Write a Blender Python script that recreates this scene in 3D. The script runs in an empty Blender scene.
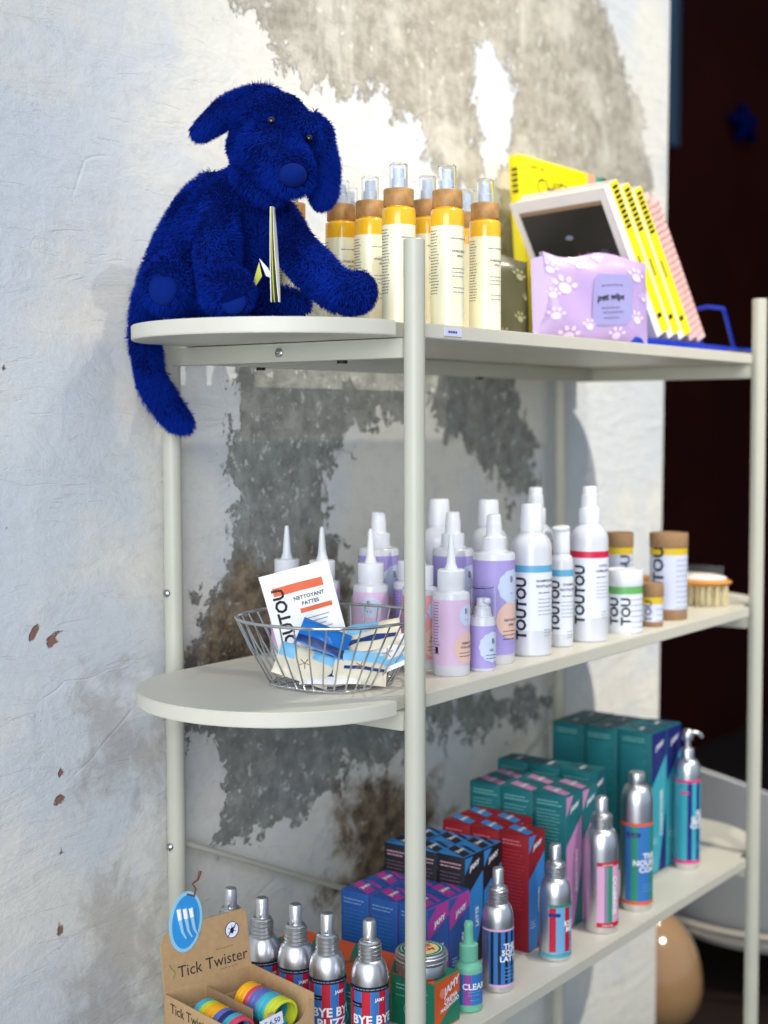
import bpy, bmesh, math, random
import numpy as np
from mathutils import Vector, Matrix, noise as mnoise
random.seed(7); rng = np.random.default_rng(11)
SC = bpy.context.scene; COL = SC.collection
PI = math.pi
def R_(d): return d*PI/180

# ------------------------------------------------------------------ camera
CP = Vector((-1.314, -0.919, 1.380))
Fv = Vector((.8057, .5892, -.0612)).normalized()
Rt = Vector((.590, -.8074, -.0031)); Rt = (Rt - Fv*Rt.dot(Fv)).normalized(); Up = Rt.cross(Fv)
cd = bpy.data.cameras.new('camera'); cam = bpy.data.objects.new('camera', cd); COL.objects.link(cam)
cam.matrix_world = Matrix(((Rt.x, Up.x, -Fv.x, CP.x), (Rt.y, Up.y, -Fv.y, CP.y), (Rt.z, Up.z, -Fv.z, CP.z), (0, 0, 0, 1)))
cd.sensor_fit = 'VERTICAL'; cd.sensor_height = 36; cd.sensor_width = 27; cd.lens = 1457.6/1024*36
cd.clip_start = .05; cd.clip_end = 60
cd.dof.use_dof = True; cd.dof.focus_distance = 1.66; cd.dof.aperture_fstop = (cd.lens/1000)/.0150
SC.camera = cam
# ------------------------------------------------------------------ world, sun, big lamps, exposure
w = bpy.data.worlds.new('world'); SC.world = w; w.use_nodes = True
w.node_tree.nodes['Background'].inputs[0].default_value = (.64, .80, 1.0, 1)
w.node_tree.nodes['Background'].inputs[1].default_value = .50
def lamp(kind, name, loc, direction, energy, color, **kw):
    l = bpy.data.lights.new(name, kind); l.energy = energy; l.color = color
    for k, v in kw.items(): setattr(l, k, v)
    o = bpy.data.objects.new(name, l); COL.objects.link(o); o.location = loc
    o.rotation_euler = Vector(direction).to_track_quat('-Z', 'Y').to_euler(); return o
lamp('SPOT', 'daylight_beam', (.02, -9.5, 11.62), (.085, .70, -.70), 8000, (1, .93, .82), spot_size=R_(12.6), spot_blend=1, shadow_soft_size=.07)
lamp('SPOT', 'ceiling_spot', (.62, -.40, 3.2), (.0, .32, -1.9), 70, (1, .90, .76), spot_size=R_(70), spot_blend=.9, shadow_soft_size=.03)
lamp('AREA', 'left_fill', (-2.3, -1.1, 1.7), (1.0, .75, -.15), 64, (.93, .95, 1.0), shape='RECTANGLE', size=1.8, size_y=2.0)  # added soft fill from the left, no actual window behind it
lamp('SPOT', 'back_room_fill', (2.3, -.3, 3.0), (.0, .32, -1.9), 45, (1, .92, .82), spot_size=R_(60), spot_blend=.8, shadow_soft_size=.04)  # added unseen light to brighten the pet bed and lower far wall
SC.view_settings.view_transform = 'Standard'; SC.view_settings.look = 'None'
SC.view_settings.gamma = 1; SC.view_settings.use_curve_mapping = False
SC.view_settings.exposure = 0.22

# ------------------------------------------------------------------ materials
MC = {}
def lin(c):
    return tuple(((v/255)/12.92 if v/255 <= .04045 else ((v/255+.055)/1.055)**2.4) for v in c)
def mat(name, rgb, rough=.5, metal=0, bump=0, bscale=300, var=0, vscale=20, spec=.5, trans=0, ior=1.45, sss=0, sheen=0, coat=0, aniso=0):
    if name in MC: return MC[name]
    m = bpy.data.materials.new(name); m.use_nodes = True; nt = m.node_tree; b = nt.nodes['Principled BSDF']
    c = lin(rgb); b.inputs['Base Color'].default_value = (*c, 1); b.inputs['Roughness'].default_value = rough
    b.inputs['Metallic'].default_value = metal; b.inputs['Specular IOR Level'].default_value = spec
    b.inputs['Transmission Weight'].default_value = trans; b.inputs['IOR'].default_value = ior
    if sss: b.inputs['Subsurface Weight'].default_value = sss; b.inputs['Subsurface Radius'].default_value = (.012, .009, .005)
    if sheen: b.inputs['Sheen Weight'].default_value = sheen; b.inputs['Sheen Tint'].default_value = (*lin((90, 120, 255)), 1)
    if coat: b.inputs['Coat Weight'].default_value = coat; b.inputs['Coat Roughness'].default_value = .1
    if aniso: b.inputs['Anisotropic'].default_value = aniso
    tc = nt.nodes.new('ShaderNodeTexCoord')
    n = nt.nodes.new('ShaderNodeTexNoise'); n.inputs['Scale'].default_value = vscale; n.inputs['Detail'].default_value = 5
    nt.links.new(tc.outputs['Object'], n.inputs['Vector'])
    mx = nt.nodes.new('ShaderNodeMixRGB'); mx.blend_type = 'MULTIPLY'
    mr = nt.nodes.new('ShaderNodeMapRange'); mr.inputs[1].default_value = .3; mr.inputs[2].default_value = .7
    v = max(var, .03); mr.inputs[3].default_value = 1-v; mr.inputs[4].default_value = 1+v*.4
    nt.links.new(n.outputs['Fac'], mr.inputs[0]); mx.inputs[0].default_value = 1; mx.inputs[1].default_value = (*c, 1)
    nt.links.new(mr.outputs[0], mx.inputs[2]); nt.links.new(mx.outputs[0], b.inputs['Base Color'])
    if bump:
        n2 = nt.nodes.new('ShaderNodeTexNoise'); n2.inputs['Scale'].default_value = bscale; n2.inputs['Detail'].default_value = 3
        nt.links.new(tc.outputs['Object'], n2.inputs['Vector'])
        bp = nt.nodes.new('ShaderNodeBump'); bp.inputs['Strength'].default_value = bump; bp.inputs['Distance'].default_value = .002
        nt.links.new(n2.outputs['Fac'], bp.inputs['Height']); nt.links.new(bp.outputs[0], b.inputs['Normal'])
    MC[name] = m; return m
SHELF = mat('powder_coated_board', (208, 204, 189), .42, bump=.05, bscale=900)
POLE = mat('powder_coated_steel', (193, 192, 176), .38, bump=.04, bscale=900)
STEEL = mat('zinc_screw', (170, 172, 172), .3, 1)
CHROME = mat('chrome_wire', (205, 207, 210), .14, 1)
ALU = mat('brushed_aluminium', (226, 227, 230), .36, 1, var=.05, vscale=60)
ALUD = mat('satin_aluminium', (208, 210, 212), .36, 1)
WHITE = mat('white_plastic', (222, 224, 228), .33)
OFFW = mat('white_bottle', (208, 210, 216), .28, coat=.3)
LABW = mat('white_label', (226, 230, 240), .45)
BLACK = mat('black_ink', (22, 22, 26), .6)
INK = mat('dark_print', (70, 72, 84), .7)
INKL = mat('pale_print', (128, 134, 150), .7)
CLEAR = mat('clear_plastic', (250, 252, 255), .06, trans=1, ior=1.12)
WOODM = mat('bamboo_collar', (188, 140, 82), .5, var=.3, vscale=90)
OIL = mat('amber_oil', (246, 190, 40), .2, sss=.3, coat=.6)
CREAM = mat('frosted_cream_glass', (255, 245, 212), .3, sss=.5, coat=.3)
KRAFT = mat('kraft_card', (184, 150, 108), .8, var=.1, vscale=150)
KRAFTD = mat('dark_kraft_card', (150, 117, 82), .8, var=.1, vscale=150)
FUR = mat('blue_plush', (6, 40, 142), .95, var=.15, vscale=40, spec=.08, sheen=.05)
FURB = mat('blue_plush_backing', (3, 16, 74), 1, spec=.05)
PAD = mat('blue_velvet_pad', (5, 32, 108), .9, spec=.1, sheen=.05)

# ------------------------------------------------------------------ mesh builder
def tag(o, label=None, cat=None, group=None, kind=None):
    if label: o['label'] = label
    if cat: o['category'] = cat
    if group: o['group'] = group
    if kind: o['kind'] = kind
    return o
def thing(name, label, cat, loc=(0, 0, 0), rz=0, group=None):
    o = bpy.data.objects.new(name, None); COL.objects.link(o); o.location = loc; o.rotation_euler = (0, 0, rz); o.empty_display_size = .02
    return tag(o, label, cat, group)
class MB:
    def __init__(s): s.v = []; s.f = []; s.m = []; s.mats = []; s.sm = []
    def mi(s, m):
        if m not in s.mats: s.mats.append(m)
        return s.mats.index(m)
    def add(s, vs, fs, m, smooth=True, T=None):
        o = len(s.v); k = s.mi(m)
        if T is not None: vs = [T @ Vector(p) for p in vs]
        s.v += [tuple(p) for p in vs]
        for f in fs: s.f.append([i+o for i in f]); s.m.append(k); s.sm.append(smooth)
        return s
    def box(s, x0, x1, y0, y1, z0, z1, m, b=0, T=None):
        bm = bmesh.new(); bmesh.ops.create_cube(bm, size=1)
        for q in bm.verts: q.co = Vector(((x0+x1)/2+q.co.x*(x1-x0), (y0+y1)/2+q.co.y*(y1-y0), (z0+z1)/2+q.co.z*(z1-z0)))
        if b: bmesh.ops.bevel(bm, geom=bm.edges[:], offset=b, segments=2, affect='EDGES', profile=.5)
        return s.bm(bm, m, T)
    def bm(s, bm, m, T=None, smooth=True):
        bm.verts.index_update()
        s.add([q.co.copy() for q in bm.verts], [[v.index for v in f.verts] for f in bm.faces], m, smooth, T); bm.free(); return s
    def lathe(s, prof, m, seg=32, cx=0, cy=0, T=None, a0=0, a1=360, shape=None):
        full = abs(a1-a0) >= 360; n = seg if full else seg+1
        vs = []; fs = []
        for (r, z) in prof:
            for i in range(n):
                a = R_(a0+(a1-a0)*i/seg); k = shape(a) if shape else 1
                vs.append((cx+r*k*math.cos(a), cy+r*k*math.sin(a), z))
        for j in range(len(prof)-1):
            for i in range(seg):
                i2 = (i+1) % n
                fs.append([j*n+i, j*n+i2, (j+1)*n+i2, (j+1)*n+i])
        if full and abs(prof[0][1]-prof[-1][1])+abs(prof[0][0]-prof[-1][0]) > 0 and not all(abs(q[1]-prof[0][1]) < 1e-7 for q in prof):
            if prof[0][0] > 1e-6: fs.append([i for i in range(n)][::-1])
            if prof[-1][0] > 1e-6: fs.append([(len(prof)-1)*n+i for i in range(n)])
        return s.add(vs, fs, m, True, T)
    def tube(s, pts, r, m, seg=8, closed=False, T=None):
        pts = [Vector(p) for p in pts]; n = len(pts); vs = []; fs = []; rr = r if isinstance(r, (list, tuple)) else [r]*n
        up = None
        for i, p in enumerate(pts):
            if closed: t = (pts[(i+1) % n]-pts[i-1])
            else: t = pts[min(i+1, n-1)]-pts[max(i-1, 0)]
            t.normalize()
            if up is None: up = t.orthogonal().normalized()
            up = (up-t*up.dot(t)).normalized(); bn = t.cross(up)
            for k in range(seg):
                a = 2*PI*k/seg; vs.append(p+(up*math.cos(a)+bn*math.sin(a))*rr[i])
        for i in range(n if closed else n-1):
            for k in range(seg):
                a = i*seg+k; b = i*seg+(k+1) % seg; c = ((i+1) % n)*seg+(k+1) % seg; d = ((i+1) % n)*seg+k
                fs.append([a, b, c, d])
        if not closed: fs.append(list(range(seg))[::-1]); fs.append([(n-1)*seg+k for k in range(seg)])
        return s.add(vs, fs, m, True, T)
    def prism(s, poly, d, m, T=None, sm=False):
        """poly in local xy, extruded along local z from 0 to d"""
        n = len(poly); vs = [(x, y, 0) for x, y in poly]+[(x, y, d) for x, y in poly]
        fs = [list(range(n))[::-1], [n+i for i in range(n)]]+[[i, (i+1) % n, n+(i+1) % n, n+i] for i in range(n)]
        return s.add(vs, fs, m, sm, T)
    def ell(s, c, r, m, rot=None, T=None, sub=3):
        bm = bmesh.new(); bmesh.ops.create_icosphere(bm, subdivisions=sub, radius=1)
        M = Matrix.Translation(c) @ (rot.to_4x4() if rot is not None else Matrix.Identity(4)) @ Matrix.Diagonal((*r, 1))
        bm.transform(M); return s.bm(bm, m, T)
    def band(s, r, z0, z1, a0, a1, m, T=None, thick=.0002, shape=None):
        """printed strip wrapped on a round body"""
        n = max(2, int(abs(a1-a0)/6)); vs = []; fs = []
        for z in (z0, z1):
            for i in range(n+1):
                a = R_(a0+(a1-a0)*i/n); vs.append(((r+thick)*math.cos(a), (r+thick)*math.sin(a), z))
        for i in range(n): fs.append([i, i+1, n+2+i, n+1+i])
        return s.add(vs, fs, m, True, T)
    def text(s, body, size, m, place, rot90=False, align='CENTER', bold=0, sx=1):
        vs, fs = glyphs(body, align, bold)
        out = []
        for (x, y) in vs:
            x *= size*sx; y *= size
            if rot90: x, y = -y, x
            out.append(place(x, y))
        return s.add(out, fs, m, False)
    def build(s, name, parent=None, loc=None, label=None, kind=None):
        me = bpy.data.meshes.new(name); me.from_pydata(s.v, [], s.f)
        for m in s.mats: me.materials.append(m)
        me.polygons.foreach_set('material_index', s.m); me.polygons.foreach_set('use_smooth', s.sm)
        me.update(); me.set_sharp_from_angle(angle=R_(38))
        o = bpy.data.objects.new(name, me); COL.objects.link(o)
        if parent: o.parent = parent
        if loc: o.location = loc
        if label: o['label'] = label
        if kind: o['kind'] = kind
        return o
GC = {}
def glyphs(body, align, bold):
    k = (body, align, bold)
    if k not in GC:
        c = bpy.data.curves.new('t', 'FONT'); c.body = body; c.size = 1; c.align_x = align; c.align_y = 'CENTER'; c.offset = bold; c.resolution_u = 2
        o = bpy.data.objects.new('t', c); COL.objects.link(o)
        me = bpy.data.meshes.new_from_object(o); bm = bmesh.new(); bm.from_mesh(me)
        if bm.verts:
            for ax_ in (0, 1):
                lo = min(v.co[ax_] for v in bm.verts); hi = max(v.co[ax_] for v in bm.verts); q = lo+.17
                while q < hi:
                    c0 = Vector((0, 0, 0)); c0[ax_] = q; n0 = Vector((0, 0, 0)); n0[ax_] = 1
                    bmesh.ops.bisect_plane(bm, geom=bm.verts[:]+bm.edges[:]+bm.faces[:], plane_co=c0, plane_no=n0); q += .17
        bm.to_mesh(me); bm.free()
        GC[k] = ([(v.co.x, v.co.y) for v in me.vertices], [list(p.vertices) for p in me.polygons])
        bpy.data.objects.remove(o); bpy.data.meshes.remove(me); bpy.data.curves.remove(c)
    return GC[k]
def cyl(r, a, z):
    """placement on a round body: text centred at angle a (degrees) and height z"""
    return lambda u, v: ((r+.0005)*math.cos(R_(a)+u/r), (r+.0005)*math.sin(R_(a)+u/r), z+v)
def flat(o, ux, uy):
    o = Vector(o); ux = Vector(ux); uy = Vector(uy)
    return lambda u, v: o+ux*u+uy*v
def lines(mb, place, w, z, n, dz, m, h=.0008, seed=0, align=0):
    """rows of print too small to read, as short strokes"""
    rr = random.Random(seed)
    for i in range(n):
        x = -w/2; end = w/2*(rr.uniform(.5, 1) if not align else 1)
        while x < end:
            l = rr.uniform(.002, .006); x2 = min(x+l, end)
            pts = [(x, z-i*dz), (x2, z-i*dz), (x2, z-i*dz+h), (x, z-i*dz+h)]
            mb.add([place(*p) for p in pts], [[0, 1, 2, 3]], m, False); x = x2+.0009
def children(o): return [c for c in bpy.data.objects if c.parent == o]
def copy_tree(o, parent=None):
    kids = children(o); c = o.copy(); COL.objects.link(c); c.parent = parent
    for ch in kids: copy_tree(ch, c)
    return c

# ------------------------------------------------------------------ setting
Z1, Z2, Z3, Z4 = 1.4899, 1.0768, .6578, .235
L, W = .9847, .3696
WY = .394                                              # plaster wall face
GREY = [(0.161,1.956),(0.235,1.919),(0.295,1.877),(0.317,1.87),(0.386,1.879),(0.421,1.857),(0.463,1.872),(0.496,1.892),(0.548,1.864),(0.616,1.844),(0.672,1.789),(0.717,1.762),(0.787,1.754),(0.793,1.872),(0.768,1.95),(0.793,2.004),(0.857,2.009),(0.896,1.957),(0.907,1.872),(0.857,1.805),(0.841,1.642),(0.858,1.5),(1.3,1.5),(1.399,1.566),(1.431,1.832),(1.391,2.006),(1.302,2.106),(1.064,2.3),(.4,2.4),(.05,2.3)]
GREY2 = [(.30,1.56),(0.184,1.493),(0.173,1.384),(0.158,1.33),(0.181,1.275),(0.15,1.195),(0.099,1.118),(0.072,1.052),(0.378,0.967),(0.433,1.127),(0.392,1.206),(0.357,1.296),(0.393,1.34),(0.43,1.369),(0.559,1.408),(0.672,1.384),(0.762,1.333),(0.859,1.297),(0.91,1.242),(0.98,1.239),(0.979,1.348),(0.909,1.437),(0.858,1.56)]
GREY3 = [(0.059, 0.997), (0.07, 0.941), (0.103, 0.953), (0.126, 0.941), (0.165, 0.875), (0.138, 0.804), (0.175, 0.805), (0.239, 0.81), (0.306, 0.801), (0.364, 0.818), (0.413, 0.854), (0.557, 0.842), (0.613, 0.872), (0.929, 0.835), (1.056, 0.861), (0.308, 0.992)]
STAIN = [(-0.105, 0.787), (-0.065, 0.821), (0.001, 0.784), (0.018, 0.72), (-0.003, 0.58), (-0.138, 0.603), (-0.123, 0.723)]
STAIN2 = [(-0.129, 1.046), (-0.047, 1.046), (-0.013, 1.002), (0.031, 0.968), (0.021, 0.891), (-0.099, 0.93)]
BROWN = [(0.348, 0.814), (0.426, 0.844), (0.557, 0.834), (0.671, 0.795), (0.701, 0.729), (0.627, 0.662), (0.556, 0.606), (0.304, 0.668), (0.412, 0.7), (0.388, 0.752)]
BROWN2 = [(0.07,1.058),(0.09,1.119),(0.129,1.156),(0.17,1.193),(0.379,1.177),(0.433,1.127),(0.402,0.963),(0.071,0.99)]
CHIPS = [[(-.192,1.128),(-.178,1.146),(-.172,1.142),(-.186,1.122)], [(-.166,1.124),(-.15,1.133),(-.137,1.13),(-.15,1.126),(-.145,1.118),(-.16,1.113)],
         [(-.15,.957),(-.146,.966),(-.140,.962),(-.143,.955)], [(-.160,.925),(-.148,.935),(-.134,.927),(-.15,.920)], [(-.155,.765),(-.15,.778),(-.144,.768),(-.150,.760)],
         [(-.222,1.258),(-.216,1.264),(-.214,1.254)], [(-.15,.86),(-.146,.868),(-.142,.862)], [(-.222,1.44),(-.219,1.447),(-.216,1.441)]]
def sdf(poly, X, Z):
    P = np.array(poly); P = np.stack([-1.314+(P[:, 0]+1.314)*.981, 1.38+(P[:, 1]-1.38)*.981], 1); d = np.full(X.shape, 1e9); ins = np.zeros(X.shape, bool); n = len(P)
    for i in range(n):
        a = P[i]; b = P[(i+1) % n]; e = b-a; wx = X-a[0]; wz = Z-a[1]
        t = np.clip((wx*e[0]+wz*e[1])/(e@e), 0, 1); d = np.minimum(d, np.hypot(wx-t*e[0], wz-t*e[1]))
        c = ((a[1] > Z) != (b[1] > Z)) & (X < (b[0]-a[0])*(Z-a[1])/((b[1]-a[1]) or 1e-9)+a[0]); ins ^= c
    return np.where(ins, -d, d)
def plaster_wall():
    xs = np.concatenate([np.arange(-2.6, -.3, .1), np.arange(-.3, 1.44, .006), [1.4445]]); zs = np.concatenate([np.arange(0, .5, .1), np.arange(.5, 2.2, .006), np.arange(2.2, 3.3, .1)])
    # right edge of the wall leans in very slightly near the top as an old plaster arris does
    X, Z = np.meshgrid(xs, zs); nx, nz = len(xs), len(zs)
    grey = sdf(GREY, X, Z); dirt = np.minimum(sdf(GREY2, X, Z), sdf(GREY3, X, Z))
    brown = np.minimum(sdf(BROWN, X, Z), sdf(BROWN2, X, Z)); chip = np.full(X.shape, 1e9)
    for c in CHIPS: chip = np.minimum(chip, sdf(c, X, Z))
    Xw = X.copy(); edge = 1.445+.029*np.clip((Z-1.0)/1.25, 0, 1); msk = X > 1.3; Xw[msk] = 1.3+(X[msk]-1.3)*((edge[msk]-1.3)/.1445)
    vs = np.stack([Xw.ravel(), np.full(X.size, WY), Z.ravel()], 1)
    fs = [[j*nx+i, j*nx+i+1, (j+1)*nx+i+1, (j+1)*nx+i] for j in range(nz-1) for i in range(nx-1)]
    n0 = len(vs); vs = vs.tolist()
    e0 = 1.445; e1 = 1.474
    vs += [(e0, WY+.25, 0), (e1, WY+.25, 3.2), (-2.6, WY+.25, 0), (-2.6, WY+.25, 3.2)]
    right = [j*nx+nx-1 for j in range(nz)]
    fs.append(right+[n0+1, n0]); fs.append([n0, n0+1, n0+3, n0+2])
    me = bpy.data.meshes.new('wall_back'); me.from_pydata(vs, [], fs)
    for nm, arr in (('grey', grey), ('dirt', dirt), ('stain', np.minimum(sdf(STAIN, X, Z), sdf(STAIN2, X, Z))), ('brown', brown), ('chip', chip)):
        a = me.attributes.new(nm, 'FLOAT', 'POINT'); a.data.foreach_set('value', np.concatenate([arr.ravel(), np.full(4, 1.0)]).astype(np.float32))
    m = bpy.data.materials.new('old_plaster'); m.use_nodes = True; nt = m.node_tree; N = nt.nodes; Lk = nt.links; b = N['Principled BSDF']
    b.inputs['Roughness'].default_value = .85; b.inputs['Specular IOR Level'].default_value = .25
    tc = N.new('ShaderNodeTexCoord').outputs['Object']
    def noise(scale, detail=6, rough=.6, stretch=None, dist=0):
        n = N.new('ShaderNodeTexNoise'); n.inputs['Scale'].default_value = scale; n.inputs['Detail'].default_value = detail; n.inputs['Roughness'].default_value = rough; n.inputs['Distortion'].default_value = dist
        src = tc
        if stretch:
            mp = N.new('ShaderNodeMapping'); mp.inputs['Scale'].default_value = stretch; mp.inputs['Rotation'].default_value = (0, .35, 0); Lk.new(tc, mp.inputs[0]); src = mp.outputs[0]
        Lk.new(src, n.inputs['Vector']); return n.outputs['Fac']
    def math_(op, a, b_=None, c=None):
        n = N.new('ShaderNodeMath'); n.operation = op
        for i, q in enumerate((a, b_, c)):
            if q is None: continue
            if isinstance(q, (int, float)): n.inputs[i].default_value = q
            else: Lk.new(q, n.inputs[i])
        return n.outputs[0]
    def mr(x, a, b_, c=0, d=1):
        n = N.new('ShaderNodeMapRange'); n.interpolation_type = 'SMOOTHSTEP'; Lk.new(x, n.inputs[0])
        for i, q in enumerate((a, b_, c, d)): n.inputs[i+1].default_value = q
        return n.outputs[0]
    def mix(f, a, b_, mode='MIX'):
        n = N.new('ShaderNodeMixRGB'); n.blend_type = mode
        for i, q in enumerate((f, a, b_)):
            if isinstance(q, (int, float)): n.inputs[i].default_value = q
            elif isinstance(q, tuple): n.inputs[i].default_value = (*lin(q), 1)
            else: Lk.new(q, n.inputs[i])
        return n.outputs[0]
    def att(nm):
        n = N.new('ShaderNodeAttribute'); n.attribute_name = nm; return n.outputs['Fac']
    edge_n = noise(22, 9, .68, dist=.4); big = noise(3.2, 5, .6); edge_f = noise(75, 8, .75); fine = noise(120, 6, .7); mid = noise(36, 8, .7); streak = noise(14, 6, .65, (1, 1, .22))
    speck = noise(60, 5, .75)
    # white lime coat: slightly uneven
    white = mix(mr(big, .42, .58), (224, 221, 212), (208, 212, 215)); white = mix(mr(mid, .48, .75, 0, .45), white, (192, 192, 190))
    greyc = mix(mr(mid, .3, .72), (146, 140, 127), (186, 181, 168)); greyc = mix(mr(streak, .52, .72, 0, .7), greyc, (212, 208, 196))
    greyc = mix(mr(speck, .60, .66, 0, .9), greyc, (224, 222, 214)); greyc = mix(mr(noise(7, 5, .6), .48, .62, 0, .65), greyc, (212, 207, 194)); greyc = mix(mr(fine, .55, .8, 0, .3), greyc, (112, 106, 96))
    brownc = mix(mr(mid, .35, .7), (86, 74, 62), (156, 138, 114)); brownc = mix(mr(speck, .6, .68, 0, .8), brownc, (204, 196, 178))
    en = math_('ADD', math_('MULTIPLY', math_('SUBTRACT', edge_n, .5), .20), math_('MULTIPLY', math_('SUBTRACT', edge_f, .5), .07))
    gm = mr(math_('ADD', att('grey'), en), .006, -.006); dmk = mr(math_('ADD', math_('MULTIPLY', att('dirt'), .85), en), .004, -.004)
    dirtc = mix(mr(mid, .32, .72), (122, 124, 120), (160, 162, 156)); dirtc = mix(mr(streak, .55, .75, 0, .6), dirtc, (186, 190, 188)); dirtc = mix(mr(speck, .585, .64, 0, .9), dirtc, (206, 208, 206)); dirtc = mix(mr(fine, .55, .8, 0, .35), dirtc, (92, 90, 84))
    bsum = math_('ADD', att('brown'), math_('MULTIPLY', math_('SUBTRACT', edge_n, .5), .22)); bmk = mr(bsum, .02, -.05)
    ch = math_('ADD', att('chip'), math_('MULTIPLY', math_('SUBTRACT', mid, .5), .012)); cm = mr(ch, .001, -.001)
    c = mix(gm, white, greyc); c = mix(dmk, c, dirtc); gm = math_('MAXIMUM', gm, dmk); c = mix(bmk, c, brownc); c = mix(mr(math_('ADD', att('stain'), math_('MULTIPLY', math_('SUBTRACT', edge_n, .5), .3)), .03, -.05, 0, .45), c, (150, 140, 128)); c = mix(cm, c, (142, 104, 88)); Lk.new(c, b.inputs['Base Color'])
    # relief: coat thickness, trowel strokes, cracks
    tro = noise(9, 7, .62, (.6, 1, 1.7), 1.2); vor = N.new('ShaderNodeTexVoronoi'); vor.feature = 'DISTANCE_TO_EDGE'; vor.inputs['Scale'].default_value = 5
    dm = N.new('ShaderNodeMapping'); Lk.new(tc, dm.inputs[0]); dm.inputs['Scale'].default_value = (1, 1, 2.2); wn = N.new('ShaderNodeTexNoise'); wn.inputs['Scale'].default_value = 6; Lk.new(tc, wn.inputs['Vector'])
    va = N.new('ShaderNodeMixRGB'); va.inputs[0].default_value = .12; Lk.new(dm.outputs[0], va.inputs[1]); Lk.new(wn.outputs['Color'], va.inputs[2]); Lk.new(va.outputs[0], vor.inputs['Vector'])
    crack = math_('MULTIPLY', mr(vor.outputs['Distance'], .0, .02, -1, 0), mr(big, .56, .62))
    scr = noise(26, 5, .6, (.4, 1, 2.4), .8); h = math_('ADD', math_('MULTIPLY', tro, .9), math_('MULTIPLY', mid, .38)); h = math_('ADD', h, math_('MULTIPLY', mr(scr, .60, .66), -.09)); h = math_('ADD', h, math_('MULTIPLY', fine, .12)); h = math_('ADD', h, math_('MULTIPLY', gm, -.5)); h = math_('ADD', h, math_('MULTIPLY', crack, .12)); h = math_('ADD', h, math_('MULTIPLY', cm, -.8))
    bp = N.new('ShaderNodeBump'); bp.inputs['Strength'].default_value = .75; bp.inputs['Distance'].default_value = .006; Lk.new(h, bp.inputs['Height']); Lk.new(bp.outputs[0], b.inputs['Normal'])
    me.materials.append(m); o = bpy.data.objects.new('wall_back', me); COL.objects.link(o); o['kind'] = 'structure'
plaster_wall()
mb = MB(); mb.box(-3, 6, -4, 5, -.1, 0, mat('screed_floor', (46, 32, 28), .6, var=.15, vscale=4)); mb.build('floor', kind='structure')
mb = MB(); mb.box(1.0, 6.5, 1.62, 1.72, 0, 5.2, mat('dark_red_brown_wall', (58, 18, 13), .8, var=.3, vscale=2, spec=.1)); mb.build('wall_far', kind='structure')
mb = MB(); mb.box(6.4, 6.5, -4, 1.62, 0, 5.2, MC['dark_red_brown_wall']); mb.build('wall_right', kind='structure')

# ------------------------------------------------------------------ shelving unit
def arc(cx, cy, r, a0, a1, n): return [(cx+r*math.cos(R_(a0+(a1-a0)*i/n)), cy+r*math.sin(R_(a0+(a1-a0)*i/n))) for i in range(n+1)]
unit = thing('shelving_unit', 'pale greige metal shelving unit with rounded ends standing against the plaster wall', 'shelf', (0, 0, 0))
outline = [(.013, 0), (L-.03, 0), (L-.03, .016), (L+.015, .016), (L+.016, .004)]+arc(.975, .168, .168, -72, 90, 26)+[(-.035+(x_+.035)*.95, y_) for x_, y_ in arc(-.035, .168, .168, 90, 270, 30)]+[(-.033, .016), (.013, .016)]
T_ = .0165
for zz in (Z1, Z2, Z3, Z4):
    bm = bmesh.new(); vs = [bm.verts.new((x, y, zz-T_)) for x, y in outline]; f = bm.faces.new(vs)
    r = bmesh.ops.extrude_face_region(bm, geom=[f]); bmesh.ops.translate(bm, verts=[q for q in r['geom'] if isinstance(q, bmesh.types.BMVert)], vec=(0, 0, T_))
    bmesh.ops.recalc_face_normals(bm, faces=bm.faces[:])
    rim = [e for e in bm.edges if abs(e.verts[0].co.z-e.verts[1].co.z) < 1e-6]
    bmesh.ops.bevel(bm, geom=rim, offset=.0011, segments=2, affect='EDGES')
    MB().bm(bm, SHELF).build('shelf_board', unit)
for (x, y) in ((0, 0), (L, 0), (0, W), (L, W)):
    MB().lathe([(.001, 0), (.0118, .0005), (.0118, 1.5785), (.0108, 1.5797), (.001, 1.58)], POLE, 28, x, y).build('pole', unit)
for zz in (Z1, Z2, Z3, Z4):
    zt = zz-T_-.0008; 
    for x in (0, L):
        MB().box(x-.010, x+.010, .010, W-.010, zt-.022, zt, POLE, .0015).build('cross_bar', unit)
    MB().box(.0105, L-.0105, .300, .318, zt-.022, zt, POLE, .0015).build('back_rail', unit)
    for yy in (.185,):
        m = MB(); T = Matrix.Translation((-.0102, yy, zt-.011)) @ Matrix.Rotation(-PI/2, 4, 'Y')
        m.lathe([(.0055, -.0005), (.0055, .0012), (.004, .0024), (.0022, .0026), (.0022, .0012), (.0003, .0012)], STEEL, 18, T=T); m.build('screw', unit)
    for (cx_, cy_) in ((.02, .10), (.10, .309), (.62, .309)):
        m = MB(); m.lathe([(.006, zt-.0255), (.006, zt-.0222)], BLACK, 14, cx_ if cx_ > .05 else 0, cy_); m.build('rubber_plug', unit)
mb = MB(); mb.tube([(.012, W, .846), (L-.012, W, .420)], .0042, POLE, 10); mb.build('brace_rod', unit)
mb = MB(); mb.tube([(L-.012, W, .846), (.012, W, .420)], .0042, POLE, 10); mb.build('brace_rod', unit)
for zz in (.846, 1.168):
    m = MB(); m.lathe([(.0001, 0), (.005, .0), (.005, .003), (.003, .005), (.0001, .005)], STEEL, 14, T=Matrix.Translation((-.0110, W, zz)) @ Matrix.Rotation(-PI/2, 4, 'Y')); m.build('screw', unit)
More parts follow.
